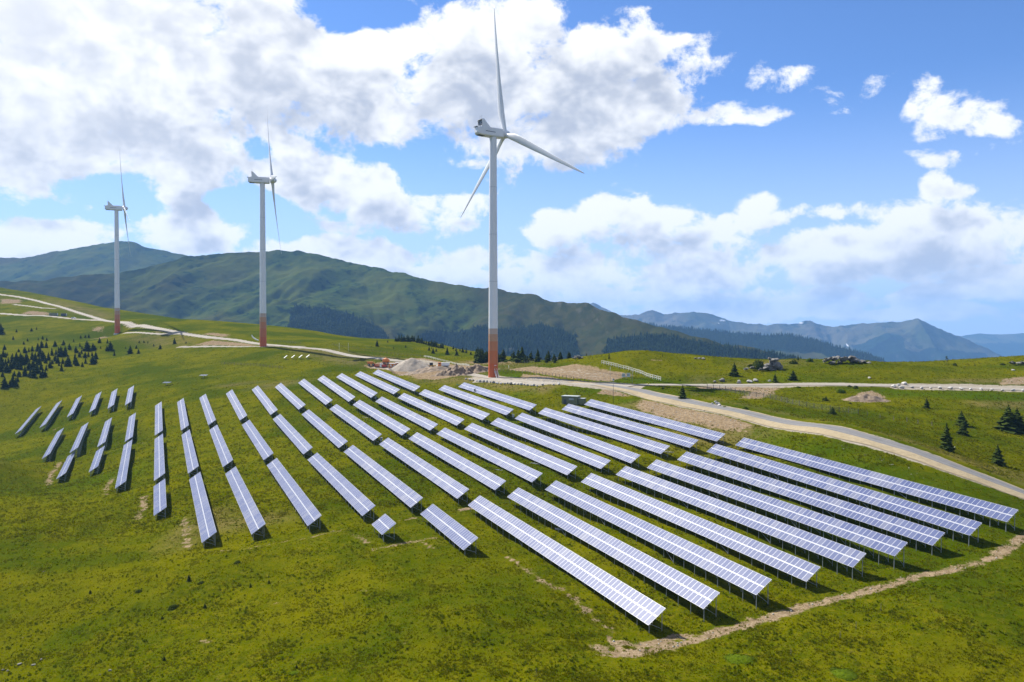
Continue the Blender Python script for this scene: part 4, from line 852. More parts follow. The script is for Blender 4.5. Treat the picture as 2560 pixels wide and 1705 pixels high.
COPSE = [(195,615,35),(370,605,40),(430,585,30),(155,705,45),(10,640,120),(325,722,35),(280,760,40),(450,710,30),(503,700,40),(550,715,35),(650,785,70),(748,768,60),(868,730,35),(950,685,35),(1005,680,35),(1045,680,40),(1170,742,60),(1265,745,50),
 (445,840,90),(490,800,80),(545,800,70),(295,860,70),(340,850,50),(380,840,60),(220,850,40),(55,825,60),(895,855,75),(940,785,45),(965,810,35),(1025,830,110),(1095,830,80),(1120,820,50),(1185,810,30),(1260,835,60),(1300,830,100),(1480,810,25),(1530,870,90),(1345,893,50),(1605,808,40),(1630,870,55),(1640,740,30),(1695,738,30),(1740,745,25),(1810,778,30),(1885,815,55),(2055,752,65),(2190,748,25),
 (610,890,80),(660,880,60),(715,900,110),(770,900,110),(820,820,70),(690,840,50),(570,945,85),(505,950,110),(470,900,100),(420,960,100),(380,940,90),(320,960,80),(245,1000,130),(190,1000,140),(150,970,100),(100,980,70),(40,905,80),(10,950,80),(65,910,60),(85,890,40),
 (885,990,120),(905,1010,85),(935,910,60),(960,870,45),(1000,920,70),(1040,905,60),(1085,895,50),(1090,990,100),(1130,930,80),(1125,980,70),(1008,985,65),(970,1020,55),(800,1015,110),(815,1000,80),(740,985,65),(725,1070,85),(680,980,80),(650,955,70),(615,985,50),(590,1035,80),(545,1060,60),(535,980,70),(695,1010,40),
 (485,1055,90),(440,1100,110),(395,1150,120),(360,1140,90),(345,1060,100),(295,1130,110),(270,1000,100),(310,990,120),(215,1050,100),(165,1040,100),(120,1050,80),(85,1090,110),(65,1000,70),(20,1080,120),(30,1140,60),(500,1145,90),(530,1140,80),(480,1150,70),(170,1130,60),(225,1140,70),(210,1200,60),(60,1265,120),(150,1250,140),(190,1250,100),(120,1250,70),(15,1010,120),(50,1050,60),(250,1060,80),(430,1040,80),(390,1050,110),(460,1000,100)]
for i, (x, y, h) in enumerate(COPSE):
    dense = x < 1160 and y > 760
    o = plant(TREE_ME[i % 5], x/4.71, 700+y/4.71, h/4.71*1.12, random.uniform(1.15, 1.5))
    size = 'tall' if h >= 95 else ('small' if h < 62 else 'medium')
    part = ('left edge' if x < 130 else 'upper part' if y < 880 else 'front' if y > 1110 else 'right side' if x > 780 else 'middle')
    zone = ('at the far left edge' if x < 200 else 'above the left copse' if x < 1300 and y < 760 else 'below the farthest tower')
    tag(o, '%s dark spruce in the %s of the dense left copse' % (size, part) if dense else '%s lone spruce %s, apart from the others' % (size, zone), 'tree', 'spruces of the left copse' if dense else 'scattered spruces near the left copse')
EDGE = [(370,95,85),(525,38,35),(610,130,30),(790,110,40),(1135,155,55),(1195,200,80),(1240,170,45),(1170,130,30),(1400,220,100),(1540,230,75),(1490,135,50),(1530,160,45),(1680,195,65),(1630,185,70),(1750,220,50),(1590,170,40),(1930,275,55),(1970,280,50)]
for i, (x, y, h) in enumerate(EDGE):
    tag(plant(TREE_ME[i % 5], 880+x/5.8875, 850+y/5.8875, h/5.8875*1.15, 1.3), 'lone spruce on the meadow behind the gravel heap', 'tree', 'spruces on the meadow behind the gravel heap')
for i in range(26):
    x = 640+i*28+random.uniform(-8, 8); y = 12+max(0, (x-900))*.25+random.uniform(-4, 8)
    tag(plant(TREE_ME[i % 5], 880+x/5.8875, 851+y/5.8875, random.uniform(60, 115)/5.8875, 1.2), 'spruce along the wood edge left of the nearest tower', 'tree', 'wood edge left of the nearest tower')
for i in range(52):
    x = random.uniform(1830, 2010)/5.8875+880 if i < 14 else 1180+random.uniform(20, 1120)/4.53
    y = 850 + (random.uniform(215, 265)/4.53 if x < 1390 else random.uniform(195, 218)/4.53); fade = 1 if x < 1380 else .6
    hh = random.uniform(75, 165)
    zn = 'left of the nearest tower' if x < 1233 else 'just right of the nearest tower' if x < 1290 else 'midway along the wood right of the tower' if x < 1345 else 'at the right end of the wood behind the pit'
    tag(plant(TREE_ME[i % 5], x, y, hh/4.53*fade, random.uniform(1.1, 1.5)), ('tall' if hh > 130 else 'short' if hh < 100 else 'medium') + ' dark spruce ' + zn, 'tree', 'wood behind the nearest tower')
for i in range(14):
    o = plant(BUSH_LIGHT[i % 3], 1180+random.uniform(300, 640)/4.53, 850+random.uniform(232, 255)/4.53, random.uniform(5, 9), 1.1, 'shrub')
    tag(o, 'bright green bush at the foot of the wood by the tower', 'shrub', 'bushes at the foot of the wood')
def big_tree(px, py, h, label, v=0, wide=1.0):
    p = ground(px, py); root = empty('spruce_tree', (p[0], p[1], gz(p)-.15)); tag(root, label, 'tree'); H = h*p[1]/FPX
    for nm, me in zip(('crown', 'trunk'), TREE_PARTS[v]): o = link(nm, me, root); o.scale = (H*wide, H*wide, H); o.rotation_euler = (0, 0, px % 6.28)
    return root
Q4 = (2060, 850, 4.48); Q3 = (1600, 850, 4.71)
for (x, y, h, lb, v, w) in [(1150,765,110,'small spruce in the right meadow below the roadside boulders',0,1.1),(1540,965,155,'upper of two close spruces in the right meadow',2,1.0),(1555,1062,165,'lower of two close spruces in the right meadow',1,1.0),
 (1372,1235,282,'tall slim spruce with a pale broken branch at its foot',0,.9),(1945,1395,205,'lowest single spruce on the right meadow near the road',1,1.1),(2060,1018,268,'left of the two joined big spruces at the right edge',2,1.05),(2165,1018,240,'right of the two joined big spruces at the right edge',2,1.0),
 (95,838,85,'small spruce standing against the wire fence',2,1.1)]:
    q = crop(*Q4, [(x, y)])[0]; big_tree(q[0], q[1], h/4.48*1.12, lb, v, w*1.3)
for (x, y, h, lb, v, w) in [(500,688,152,'dark spruce beside the paved road near the junction',1,.95),(1110,432,150,'spruce on the slope left of the rock outcrop',1,1.05),(1590,497,100,'small spruce right below the rock outcrop',0,1.0),(1800,472,110,'round spruce right of the rock outcrop',2,1.2),(2190,718,60,'tiny spruce above the wire fence',0,1.1)]:
    q = crop(*Q3, [(x, y)])[0]; big_tree(q[0], q[1], h/4.71*1.12, lb, v, w*1.3)
for (c, x, y, h, dark, lb) in [(Q3,1390,335,150,1,'large dark bush growing against the rock outcrop'),(Q3,1290,310,60,1,'low bush left of the rock outcrop'),(Q3,1810,280,70,1,'dark bush on the crest right of the outcrop'),(Q3,2000,255,80,0,'green bush on the crest between two outcrops'),(Q3,1005,792,48,0,'bush beside the stones at the paved road'),
 (Q4,200,592,85,0,'larger bush under the gravel road at the right'),(Q4,290,528,45,1,'left of two small bushes at the gravel road'),(Q4,355,545,52,1,'right of two small bushes at the gravel road'),(Q4,2010,282,50,1,'round bush on the skyline at the far right'),(Q4,1465,290,45,1,'low bush beside the lone pine on the skyline'),(Q4,20,684,60,1,'bush left of the earth mound on the right meadow'),(Q4,295,720,28,1,'tiny bush at the foot of the earth mound'),
 (Q3,1240,810,55,0,'pale green bush on the bank of the paved road'),(Q3,265,582,35,1,'tiny bush in the grass wedge at the junction'),(Q3,2260,880,80,1,'dark bush at the foot of the wire fence'),(Q3,470,478,30,1,'tiny dark bush in the shaded grass above the gravel road'),(Q3,1860,565,50,0,'bright bushy weeds under the gravel road')]:
    q = crop(*c, [(x, y)])[0]; tag(plant((BUSH_DARK if dark else BUSH_LIGHT)[int(x) % 3], q[0], q[1], h/c[2], .8, 'shrub'), lb, 'shrub')
for (x, y, h, w, lb) in [(1855,1650,30,1.5,'bright green leafy bush in the near right corner meadow'),(2105,1685,24,1.8,'low spreading bush at the bottom right edge'),(740,1680,14,1.3,'low leafy bush at the bottom left meadow')]:
    o = plant(BUSH_BRIGHT, x, y, h, w, 'shrub'); o.scale.z *= .8; tag(o, lb, 'shrub')
SEED = [(590,348,26),(910,350,20),(1235,270,38),(1320,285,20),(1025,243,18),(1135,445,32),(1340,440,30),(1060,520,22),(1640,310,26),(1760,290,26),(1075,790,30),(1555,155,20),(405,115,14),(1940,850,26),(2140,850,18),(1470,710,14),(685,495,12)]
for (x, y, h) in SEED: tag(plant((TREE_ME[4] if h % 4 else BUSH_DARK[1]), x/2.617, 1350+y/2.617, h/2.617*1.2, 1.3, 'seedling_shrub'), 'tiny dark conifer seedling in the foreground meadow', 'shrub', 'conifer seedlings in the foreground meadow')
# lone wind-bent pine and tiny spires on the right skyline
p = ground(*crop(*Q4, [(1375,284)])[0]); root = empty('pine_tree', (p[0], p[1], gz(p)-.1)); tag(root, 'lone ragged pine on the right skyline', 'tree'); H = 112/4.48*p[1]/FPX
MB().tube([(0, 0, 0), (.02*H, 0, .5*H), (0, 0, .98*H)], [.022*H, .016*H, .006*H], 6).build('trunk', M['bark'], root)
for (x, z, s) in ((.0, .86, .13), (.07, .70, .13), (-.06, .62, .10), (.10, .52, .10), (-.28, .40, .10), (-.20, .34, .09), (.12, .38, .08), (-.02, .76, .13)):
    o = link('crown', BUSH_DARK[0], root); o.location = (x*H, 0, z*H); o.scale = (s*H, s*H, s*H*1.1)
for (c, x, y, h, lb) in [(Q4,1690,289,40,'thin sapling on the right skyline'),(Q3,1860,238,72,'thin sapling on the crest right of the outcrop'),(Q3,265,194,36,'sapling on the round green knoll'),((1180,850,4.53),1553,215,70,'sapling on the left shoulder of the knoll'),((1180,850,4.53),1295,180,42,'thin sapling on the skyline left of the knoll')]:
    q = crop(*c, [(x, y)])[0]; tag(plant(TREE_ME[2], q[0], q[1], h/c[2], .9), lb, 'tree')
# ------------------------------------------------------------------ rocks
def boulder(seed, sub=2, sq=(1, 1, .75), j=.22):
    bm = bmesh.new(); bmesh.ops.create_icosphere(bm, subdivisions=sub, radius=1); r = random.Random(seed)
    pl = [(Vector((r.gauss(0, 1), r.gauss(0, 1), r.gauss(0, 1))).normalized(), r.uniform(.55, .9)) for _ in range(9)]
    for v in bm.verts:
        for n, d in pl:
            t = v.co.dot(n)
            if t > d: v.co -= n*(t-d)
        v.co += Vector((r.uniform(-j, j), r.uniform(-j, j), r.uniform(-j, j)))*.25
        v.co = Vector((v.co.x*sq[0], v.co.y*sq[1], v.co.z*sq[2]))
    me = bpy.data.meshes.new('boulder'); bm.to_mesh(me); bm.free(); return me
def rocks(mat, ks): 
    out = []
    for k in ks:
        m = boulder(k); m.materials.append(M[mat]); out.append(m)
    return out
PALE, GREY = rocks('pale_rock', range(5)), rocks('rock', range(10, 16))
def stone(me, px, py, w, sink=.3, name='boulder', tallness=1.0, f=1.05):
    p = ground(px, py); W = w*p[1]/FPX/2*f; o = link(name, me); o.location = (p[0], p[1], gz(p)+W*.75*tallness*(1-sink*1.2)); o.scale = (W, W*.85, W*tallness); o.rotation_euler = (0, 0, random.uniform(0, 6.28)); return o
line = [(1165,950),(1175,951.5),(1183,952.5),(1192,954),(1200,955),(1209,956),(1217,956.5),(1226,957.5),(1234,958.5),(1243,960),(1252,960.5),(1262,961),(1269,960.5),(1277,961.5),(1286,962),(1295,963),(1303,963.5),(1311,964),(1319,964.5),(1328,965),(1334,965.5),(1343,966),(1357,964),(1384,963.5),(1397,962.5)]
for i, (x, y) in enumerate(line): tag(stone(PALE[i % 5], x, y, random.uniform(4.5, 7.5), .2, f=1.3), 'pale boulder in the row edging the nearest tower pad', 'boulder', 'boulders edging the tower pad')
for i, (x, y, w) in enumerate([(780,530,52),(870,540,50),(835,515,48),(900,500,58),(985,538,36),(1090,545,40),(1195,546,32),(1300,550,46),(1415,552,48),(1535,556,44),(1645,560,34),(1760,563,42),(1885,565,34),(2000,568,36),(2115,571,42),(2235,576,46)]):
    q = crop(*Q4, [(x, y)])[0]; tag(stone(PALE[i % 5], q[0], q[1], w/4.48, .2, 'boulder', .8, 1.25), 'white boulder clustered at the start of the right gravel road' if i < 4 else 'white boulder in the spaced row along the right gravel road', 'boulder', 'boulders at the right road start' if i < 4 else 'spaced boulders along the right road')
for i, (x, y, w, lb) in enumerate([(965,490,85,'largest grey boulder on the grass above the gravel road'),(880,502,50,'flat grey stone left of the largest grass boulder'),(1168,490,45,'upper stone of a pair above the gravel road'),(1165,508,50,'lower stone of a pair above the gravel road'),(1290,500,70,'flat slab stone left of the long pale slabs'),(1360,487,70,'long pale slab stone above the gravel road'),(1525,492,40,'white stone left of the small spruce'),(890,735,45,'top stone of the heap beside the paved road'),(915,755,55,'middle stone of the heap beside the paved road'),(935,775,55,'lowest stone of the heap beside the paved road'),(850,755,45,'left stone of the heap beside the paved road')]):
    q = crop(*Q3, [(x, y)])[0]; tag(stone((GREY if i < 2 else PALE)[i % 5], q[0], q[1], w/4.71, .3, 'boulder', .8), lb, 'boulder')
for (x, y, w, lb) in [(510,432,52,'flat pale slab in the meadow above the right road'),(2120,342,45,'single stone in the meadow at the far right')]:
    q = crop(*Q4, [(x, y)])[0]; tag(stone(PALE[1], q[0], q[1], w/4.48, .5, 'boulder', .6), lb, 'boulder')
def outcrop(label, cx, items):
    p0 = ground(*crop(*cx[0], [cx[1]])[0]); root = empty('rock_outcrop', (p0[0], p0[1], gz(p0))); tag(root, label, 'rock')
    for i, (x, y, w, t) in enumerate(items):
        for k in range(3):
            q = crop(*cx[0], [(x+random.uniform(-.3, .3)*w*(k > 0), y+random.uniform(-.2, .25)*w*t*(k > 0))])[0]; D = p0[1]-random.uniform(-1.2, 1.8); P = at(q[0], q[1], D); W = w/cx[0][2]*D/FPX/2*(.85, .55, .42)[k]
            o = link('rock', GREY[(i+k*2) % 6], root); o.location = Vector(P)-root.location; o.scale = (W*1.2, W*1.1, W*min(1, t*1.3)); o.rotation_euler = (random.uniform(-.5, .5), random.uniform(-.5, .5), random.uniform(0, 6.28))
outcrop('grey rock outcrop with a white top block beside the large bush', (Q3, (1570, 345)), [(1520,310,120,.8),(1600,290,150,.9),(1640,320,110,.7),(1560,250,110,.7),(1525,218,45,.8),(1600,235,90,.5),(1480,330,90,.6),(1425,345,70,.5),(1560,330,150,.6),(1320,325,70,.5),(1250,340,70,.4),(1450,390,90,.4),(1500,372,60,.4),(1660,345,60,.5)])
outcrop('long low rock outcrop on the right crest', (Q4, (200, 262)), [(60,215,110,.4),(130,205,120,.4),(230,215,120,.5),(310,212,130,.6),(370,225,110,.5),(440,240,90,.4),(90,250,90,.4),(20,235,80,.4),(180,250,80,.3),(500,255,60,.3)])
outcrop('small rock outcrop left of the green knoll', ((1180,850,4.53), (1200, 215)), [(1180,195,60,.6),(1215,195,70,.6),(1245,200,45,.6),(1150,205,40,.5)])
outcrop('low rocks on the second knoll of the crest', (Q3, (700, 222)), [(650,215,40,.5),(700,214,60,.4),(745,215,50,.4)])
outcrop('flat rocks on the far right skyline', (Q4, (2150, 275)), [(2110,255,80,.3),(2180,258,90,.3),(2240,252,90,.3)])
for (x, y, w) in [(130,815,34),(270,785,22),(220,825,30),(20,855,26),(50,862,20),(285,200,14),(65,288,14),(655,890,14),(720,858,26),(150,640,10)]: tag(stone(GREY[x % 6], x/2.617, 1350+y/2.617, w/2.617, .45, 'stone', .7), 'grey stone lying in the left foreground grass', 'stone', 'stones in the left foreground grass')
for i in range(46):
    t = random.random(); q = (1760+560*t+random.uniform(-8, 8), 1018+t*t*60+t*118+random.uniform(-4, 8)); tag(stone(PALE[i % 5] if i % 3 else GREY[i % 6], q[0], q[1], random.uniform(1.6, 3.6), .4, 'stone'), 'small stone on the eroded bank of the paved road', 'stone', 'small stones on the road bank')
# ------------------------------------------------------------------ fences and posts
def fence(label, px, n, h, post, rails, matp, matr, pw=.12, rw=.04, rh=.12, net=0.0, name='fence', lean=.03, D=None):
    P = gpts(px); L = smooth_line(P, .5) if len(P) > 2 else np.linspace(P[0, :2], P[-1, :2], 200)
    ln = np.concatenate([[0], np.cumsum(np.linalg.norm(np.diff(L, axis=0), axis=1))]); s = np.linspace(0, ln[-1], n); Q = np.stack([np.interp(s, ln, L[:, i]) for i in range(2)], 1)
    B0 = [Vector((q[0], q[1], gz(q))) for q in Q]; root = empty(name, B0[0]); tag(root, label, 'fence'); o0 = B0[0]
    tops = []
    pm = MB().box((0, 0, .5), (pw, pw, 1)).mesh('post', M[matp])
    for b in B0:
        o = link('post', pm, root); o.location = b-o0-Vector((0, 0, .3)); o.scale = (1, 1, h+.3); o.rotation_euler = (random.uniform(-lean, lean), random.uniform(-lean, lean), random.uniform(0, 1)); tops.append(b-o0)
    for z in rails:
        for a, b in zip(tops[:-1], tops[1:]):
            up = Vector((0, 0, z*h)); MB().bar(a+up, b+up, rw, rh).build('rail', M[matr], root) if net == 0 else None
    if net:
        mb = MB()
        for a, b in zip(tops[:-1], tops[1:]):
            for k in range(9): z = Vector((0, 0, .06+h*.92*k/8)); mb.bar(a+z, b+z, .012)
            m_ = int((b-a).length/net)
            for k in range(m_+1): q = a+(b-a)*(k/max(1, m_)); mb.bar(q+Vector((0, 0, .05)), q+Vector((0, 0, h*.97)), .010)
        tag(mb.build('wire_mesh', M['galv'], root), kind='stuff')
    return root
fence('white wooden rail fence on the green knoll slope', [(1504,909.5),(1545,919),(1590,932),(1625,944),(1652,952.5)], 27, 1.6, 1, (.45, .95), 'wood_white', 'wood_white', .2, .06, .18)
fence('dark post fence along the top of the gravel pit bank', [(1250,930),(1300,932.5),(1360,939),(1420,947),(1500,959)], 30, 1.5, 1, (.9,), 'wood_grey', 'wood_grey', .14, .04, .05)
fence('pale rail fence behind the loader along the road', [(1060,893),(1090,900),(1135,910),(1173,916.5)], 26, 1.2, 1, (.5, .9), 'wood_white', 'wood_white', .16, .06, .16)
fence('grey wire mesh fence crossing the right meadow', [(1768,973),(1812,978),(1850,985),(1880,991),(1925,998),(1990,1012),(2060,1025),(2100,1031),(2146,1037)], 24, 1.7, 1, (), 'wood_grey', 'galv', .15, net=.35)
fence('row of bare fence posts continuing the wire fence', [(2168,1040),(2215,1047),(2270,1055),(2302,1062),(2330,1064)], 6, 1.3, 1, (), 'wood_grey', 'galv', .12)
fence('grey weathered fence on the left meadow', [(553,911),(600,913),(650,917),(706,922)], 20, 1.5, 1, (.3, .6, .9), 'wood_grey', 'wood_grey', .14, .04, .07)
fence('faint roadside fence right of the middle tower', [(670,853),(720,857),(752,860)], 12, 1.4, 1, (.5, .9), 'wood_grey', 'wood_grey', .12, .04, .06)
fence('long faint fence along the upper gravel road', [(830,864),(880,872),(930,880),(985,887),(1060,893)], 30, 1.4, 1, (.5, .9), 'wood_grey', 'wood_grey', .12, .04, .06)
fence('dark fence at the edge of the wood right of the tower', [(1312,910),(1340,905.5),(1370,903),(1394,902)], 14, 1.7, 1, (.4, .9), 'wood_grey', 'wood_grey', .14, .04, .06)
def pole(px, py, h, r, label, mat, name='pole', head=None):
    p = ground(px, py); H = h*p[1]/FPX; root = empty(name, (p[0], p[1], gz(p)-.1)); tag(root, label, 'pole'); MB().tube([(0, 0, 0), (0, 0, H)], [r, r*.75], 8).build('shaft', M[mat], root, smooth=True)
    if head: head(root, H)
    return root
def lamp_head(root, H):
    mb = MB(); mb.tube([(0, 0, H-.1), (0, 0, H+.15)], [.12, .22], 10).build('collar', M['steel_dark'], root); MB().tube([(0, 0, H+.15), (0, 0, H+.75)], [.18, .36], 10).build('lantern_glass', M['white_plain'], root); MB().tube([(0, 0, H+.75), (0, 0, H+.9), (0, 0, H+1.15)], [.52, .42, .05], 12).build('lamp_cap', M['steel_dark'], root)
pole(1533, 1010, 56, .09, 'dark street lamp behind the solar rows', 'steel_dark', 'street_lamp', lamp_head)['category'] = 'street lamp'
pole(1525.5, 953, 36, .06, 'thin pale pole left of the notice boards', 'galv'); pole(1580.6, 959, 37, .07, 'thin pale pole right of the notice boards', 'galv')
pole(848, 877, 20, .09, 'left of two wooden poles on the gravel road', 'wood_white'); pole(871, 879, 22, .09, 'right of two wooden poles on the gravel road', 'wood_white')
pole(1272, 922, 8, .12, 'short white marker post behind the pit', 'white_plain'); pole(1211, 946, 5, .12, 'short white vent pipe left of the nearest tower', 'white_plain')
def sign_head(root, H): MB().box((0, 0, H+.25), (.5, .05, .5)).build('sign_plate', M['sign_yellow'], root)
pole(1621, 966, 6, .05, 'small yellow marker sign at the road junction', 'galv', 'marker_sign', sign_head)['category'] = 'sign'
for (x, lb) in ((1559, 'left of the two notice boards by the thin poles'), (1571, 'right of the two notice boards by the thin poles')):
    p = ground(x, 948); root = empty('notice_board', (p[0], p[1], gz(p))); tag(root, lb, 'sign')
    for s in (-.75, .75): MB().box((s, 0, .9), (.08, .08, 1.9)).build('leg', M['galv'], root)
    MB().box((0, -.06, 1.75), (1.5, .05, 1.6)).build('board', M['white_plain'], root); MB().box((0, -.10, 1.8), (1.3, .02, 1.2)).build('printed_sheet', M['roof_grey'], root)
for i, (x, y) in enumerate([(2140,1575),(2202,1528),(1977,1643),(860,1518),(1340,1692),(2325,1508),(2100,1600)]): tag(MB().tube([(0, 0, -.2), (.03, 0, 1.0)], [.03, .03], 6).build('survey_stake', M['wood_grey'], None, tuple(Vector(ground(x, y))+Vector((0, 0, 0)))), 'thin survey stake standing in the foreground grass', 'stake', 'survey stakes in the foreground')
# ------------------------------------------------------------------ transformer station, boxes and loose gear
p = ground(1418, 1013); root = empty('transformer_station', (p[0]+1.5, p[1]+2.2, gz(p))); tag(root, 'green transformer cabin with a grey flat roof behind the solar rows', 'cabin'); root.rotation_euler = (0, 0, math.radians(-24))
MB().box((0, 0, 1.55), (6.0, 3.2, 3.1)).build('wall', M['station'], root); MB().box((0, 0, 3.2), (6.4, 3.6, .22)).build('roof', M['roof_grey'], root)
for k in range(5): MB().box((-2.3+k*1.05, -1.64, 1.5), (.06, .08, 2.9)).build('wall_rib', M['station'], root)
MB().box((.8, -1.72, 2.2), (1.9, .25, .7)).build('vent_hood', M['roof_grey'], root); MB().box((-1.6, -1.63, 1.1), (1.0, .07, 2.0)).build('door', M['steel_dark'], root)
MB().box((4.3, .2, 1.2), (2.2, 2.4, 2.4)).build('annex', M['station'], root); MB().box((4.3, .2, 2.48), (2.4, 2.6, .14)).build('annex_roof', M['roof_grey'], root)
for (x, y, lb) in [(1283,1048,'white combiner box at the end of the third block row'),(953,1105,'white combiner box below the fourth table of the third block'),(939,1000,'grey combiner box at the end of a far row'),(1187,982,'dark box under the rearmost row end')]:
    p = ground(x, y); root = empty('combiner_box', (p[0], p[1], gz(p))); tag(root, lb, 'box'); MB().box((0, 0, 1.1), (.75, .35, 1.0)).build('cabinet', M['white_plain' if 'white' in lb else 'steel_dark'], root); MB().box((0, .05, .3), (.1, .1, .7)).build('leg', M['galv'], root); MB().box((0, -.19, 1.1), (.6, .03, .8)).build('door', M['roof_grey'], root)
for (x, y, a, n, lb) in [(1655,1130,-.6,3,'loose rails lying under a nearest block table'),(2118,1270,-.5,3,'loose metal rails on the grass between two near rows'),(1385,1325,-.6,4,'bundle of bright rails under the second long near table'),(1325,1160,-.7,3,'loose rails under the second block rows'),(1240,1175,-.6,2,'short rails beside a post of the second block'),(905,1045,-.8,3,'loose rails under the third block rows')]:
    p = ground(x, y); mb = MB(); c, s = math.cos(a), math.sin(a)
    for k in range(n): q = Vector((-s*k*.22+random.uniform(-.3, .3), c*k*.22, .12+.03*k)); mb.bar(q, q+Vector((c*3.2, s*3.2, random.uniform(-.05, .1))), .10, .05)
    tag(mb.build('loose_rails', M['frame'], None, (p[0], p[1], gz(p))), lb, 'rails')
o = MB().tube([(0, 0, .15), (2.6, .5, .3)], [.25, .25], 10).build('drain_pipe', M['pipe_green'], None, tuple(ground(1141, 963.5))); tag(o, 'green drain pipe sticking out behind the far row', 'pipe')
def slab(x, y, lb):                        # single tilted module on a post
    p = ground(x, y); root = empty('small_solar_panel', (p[0], p[1], gz(p))); tag(root, lb, 'solar panel'); R = Matrix.Rotation(math.radians(38), 3, 'X'); RZ = Matrix.Rotation(math.radians(-66), 3, 'Z')
    MB().box((0, 0, 1.5), (2.1, 2.5, .14), RZ @ R).build('panel', M['white_plain'], root); MB().tube([(0, 0, 0), (0, 0, 1.5)], .12, 8).build('leg', M['galv'], root)
for x, y, lb in [(714,899,'leftmost of four small white panels on the left meadow'),(733,898,'second of four small white panels on the left meadow'),(751.5,897.5,'third of four small white panels on the left meadow'),(769.5,897,'rightmost of four small white panels on the left meadow')]: slab(x, y, lb)
for x, y, lb in [(417,964,'lower flat blue panel on a post in the left meadow'),(509,946,'upper flat blue panel on a post in the left meadow')]:
    p = ground(x, y); root = empty('flat_solar_panel', (p[0], p[1], gz(p))); tag(root, lb, 'solar panel'); MB().box((0, 0, 1.55), (4.0, 3.0, .1), Matrix.Rotation(.12, 3, 'X')).build('panel', M['solar'], root); MB().tube([(0, 0, 0), (0, 0, 1.5)], .12, 8).build('leg', M['galv'], root)
    fr = MB()
    for sx_, sy_ in ((0, 1.5), (0, -1.5)): fr.bar((-2, sy_, 1.6+.12*sy_), (2, sy_, 1.6+.12*sy_), .1)
    fr.build('frame', M['frame'], root)
# ------------------------------------------------------------------ dig site: heaps, huts and machines
def heap(name, label, px, rx, ry, h, mat, seed, sharp=1.0, rough=.1, rot=0.0):
    p = ground(*px); n = 46; u = np.linspace(-1, 1, n); U, V_ = np.meshgrid(u, u); r = np.hypot(U, V_)
    c, s = math.cos(rot), math.sin(rot); X = p[0]+(U*c*rx-V_*s*ry)*1.25; Y = p[1]+(U*s*rx+V_*c*ry)*1.25
    z = h*np.clip(1.02-(r*1.25)**sharp*1.0, 0, 1.2) + h*rough*fbm(X/2.2, Y/2.2, 4, seed)*np.clip(1.6-r*1.3, 0, 1)
    Z = G(X, Y) + z - .25*np.clip(r*1.25-.9, 0, 1)*2
    return tag(link(name, np_mesh(name, np.stack([X, Y, Z], -1).reshape(-1, 3), grid_faces(n, n), M[mat], True)), label, 'heap')
heap('gravel_heap', 'tall pale gravel heap at the dig site', (1030, 921), 13.5, 8.0, 5.6, 'sand', 3, 1.0, .05)
heap('gravel_spread', 'low brown spread of gravel in front of the heap', (1062, 929), 14, 6, 2.2, 'earth', 5, 1.0, .25)
heap('earth_heap', 'dark heap of dug earth left of the nearest tower', (1140, 936), 10, 5, 4.0, 'earth', 7, 1.1, .45)
heap('earth_heap', 'lower brown earth bank between the dark heap and the tower', (1190, 928), 10, 4.5, 3.0, 'earth', 8, 1.1, .4)
heap('earth_mound', 'brown earth mound on the right meadow', (2165, 1000), 7.5, 4.5, 1.8, 'earth', 9, 1.4, .3)
def wheels(root, pts, r, w=.5):
    for (x, y) in pts:
        o = MB().tube([(x, y-w/2, r), (x, y+w/2, r)], r, 16).build('wheel', M['dark'], root); MB().tube([(x, y-w/2-.02, r), (x, y+w/2+.02, r)], r*.5, 12).build('rim', M['galv'], o)
def machine(name, px, rz, label, cat):
    p = ground(*px); root = empty(name, (p[0], p[1], gz(p))); root.rotation_euler = (0, 0, rz); return tag(root, label, cat)
t = machine('dump_truck', (1110, 918.5), .15, 'orange and white dump truck raising dust beside the earth heap', 'truck')
wheels(t, [(-2.2, -1), (-2.2, 1), (1.6, -1), (1.6, 1), (.4, -1), (.4, 1)], .5, .4)
MB().box((-2.3, 0, 1.7), (1.5, 2.2, 2.0)).build('cab', M['orange'], t); MB().box((-3.06, 0, 2.1), (.04, 1.8, .8)).build('windscreen', M['glass_dark'], t)
for s in (-1, 1): MB().box((-2.3, s*1.11, 2.1), (.9, .03, .7)).build('side_window', M['glass_dark'], t)
MB().prism([(-1.3, -1.15, 1.1), (2.6, -1.15, 1.1), (3.0, -1.15, 2.5), (-1.3, -1.15, 2.6)], (0, 2.3, 0)).build('dump_body', M['white_plain'], t); MB().box((.2, 0, .85), (5.4, .9, .3)).build('chassis', M['steel_dark'], t)
t = machine('wheel_loader', (1079, 920.5), 2.6, 'dark cabbed yellow wheel loader on the gravel heap', 'loader')
wheels(t, [(-1.5, -1), (-1.5, 1), (1.2, -1), (1.2, 1)], .75, .6)
MB().prism([(-2.4, -.9, .8), (.4, -.9, .8), (.4, -.9, 1.6), (-2.2, -.9, 1.9)], (0, 1.8, 0)).build('engine_hood', M['yellow'], t); MB().box((.2, 0, 2.3), (1.4, 1.4, 1.5)).build('cab', M['glass_dark'], t); MB().box((.2, 0, 3.1), (1.6, 1.6, .12)).build('cab_roof', M['steel_dark'], t); MB().box((1.2, 0, 1.2), (1.4, 1.0, .7)).build('front_frame', M['yellow'], t)
for s in (-.6, .6): MB().bar((1.4, s, 1.7), (3.0, s, .8), .22).build('lift_arm', M['yellow'], t)
MB().prism([(2.8, -1.35, .15), (3.9, -1.35, .15), (3.2, -1.35, 1.2), (2.8, -1.35, 1.3)], (0, 2.7, 0)).build('bucket', M['yellow'], t)
t = machine('dumper', (928, 915), .1, 'orange site dumper at the left end of the dig site', 'dumper'); wheels(t, [(-1.3, -.9), (-1.3, .9), (1.2, -.9), (1.2, .9)], .6, .5)
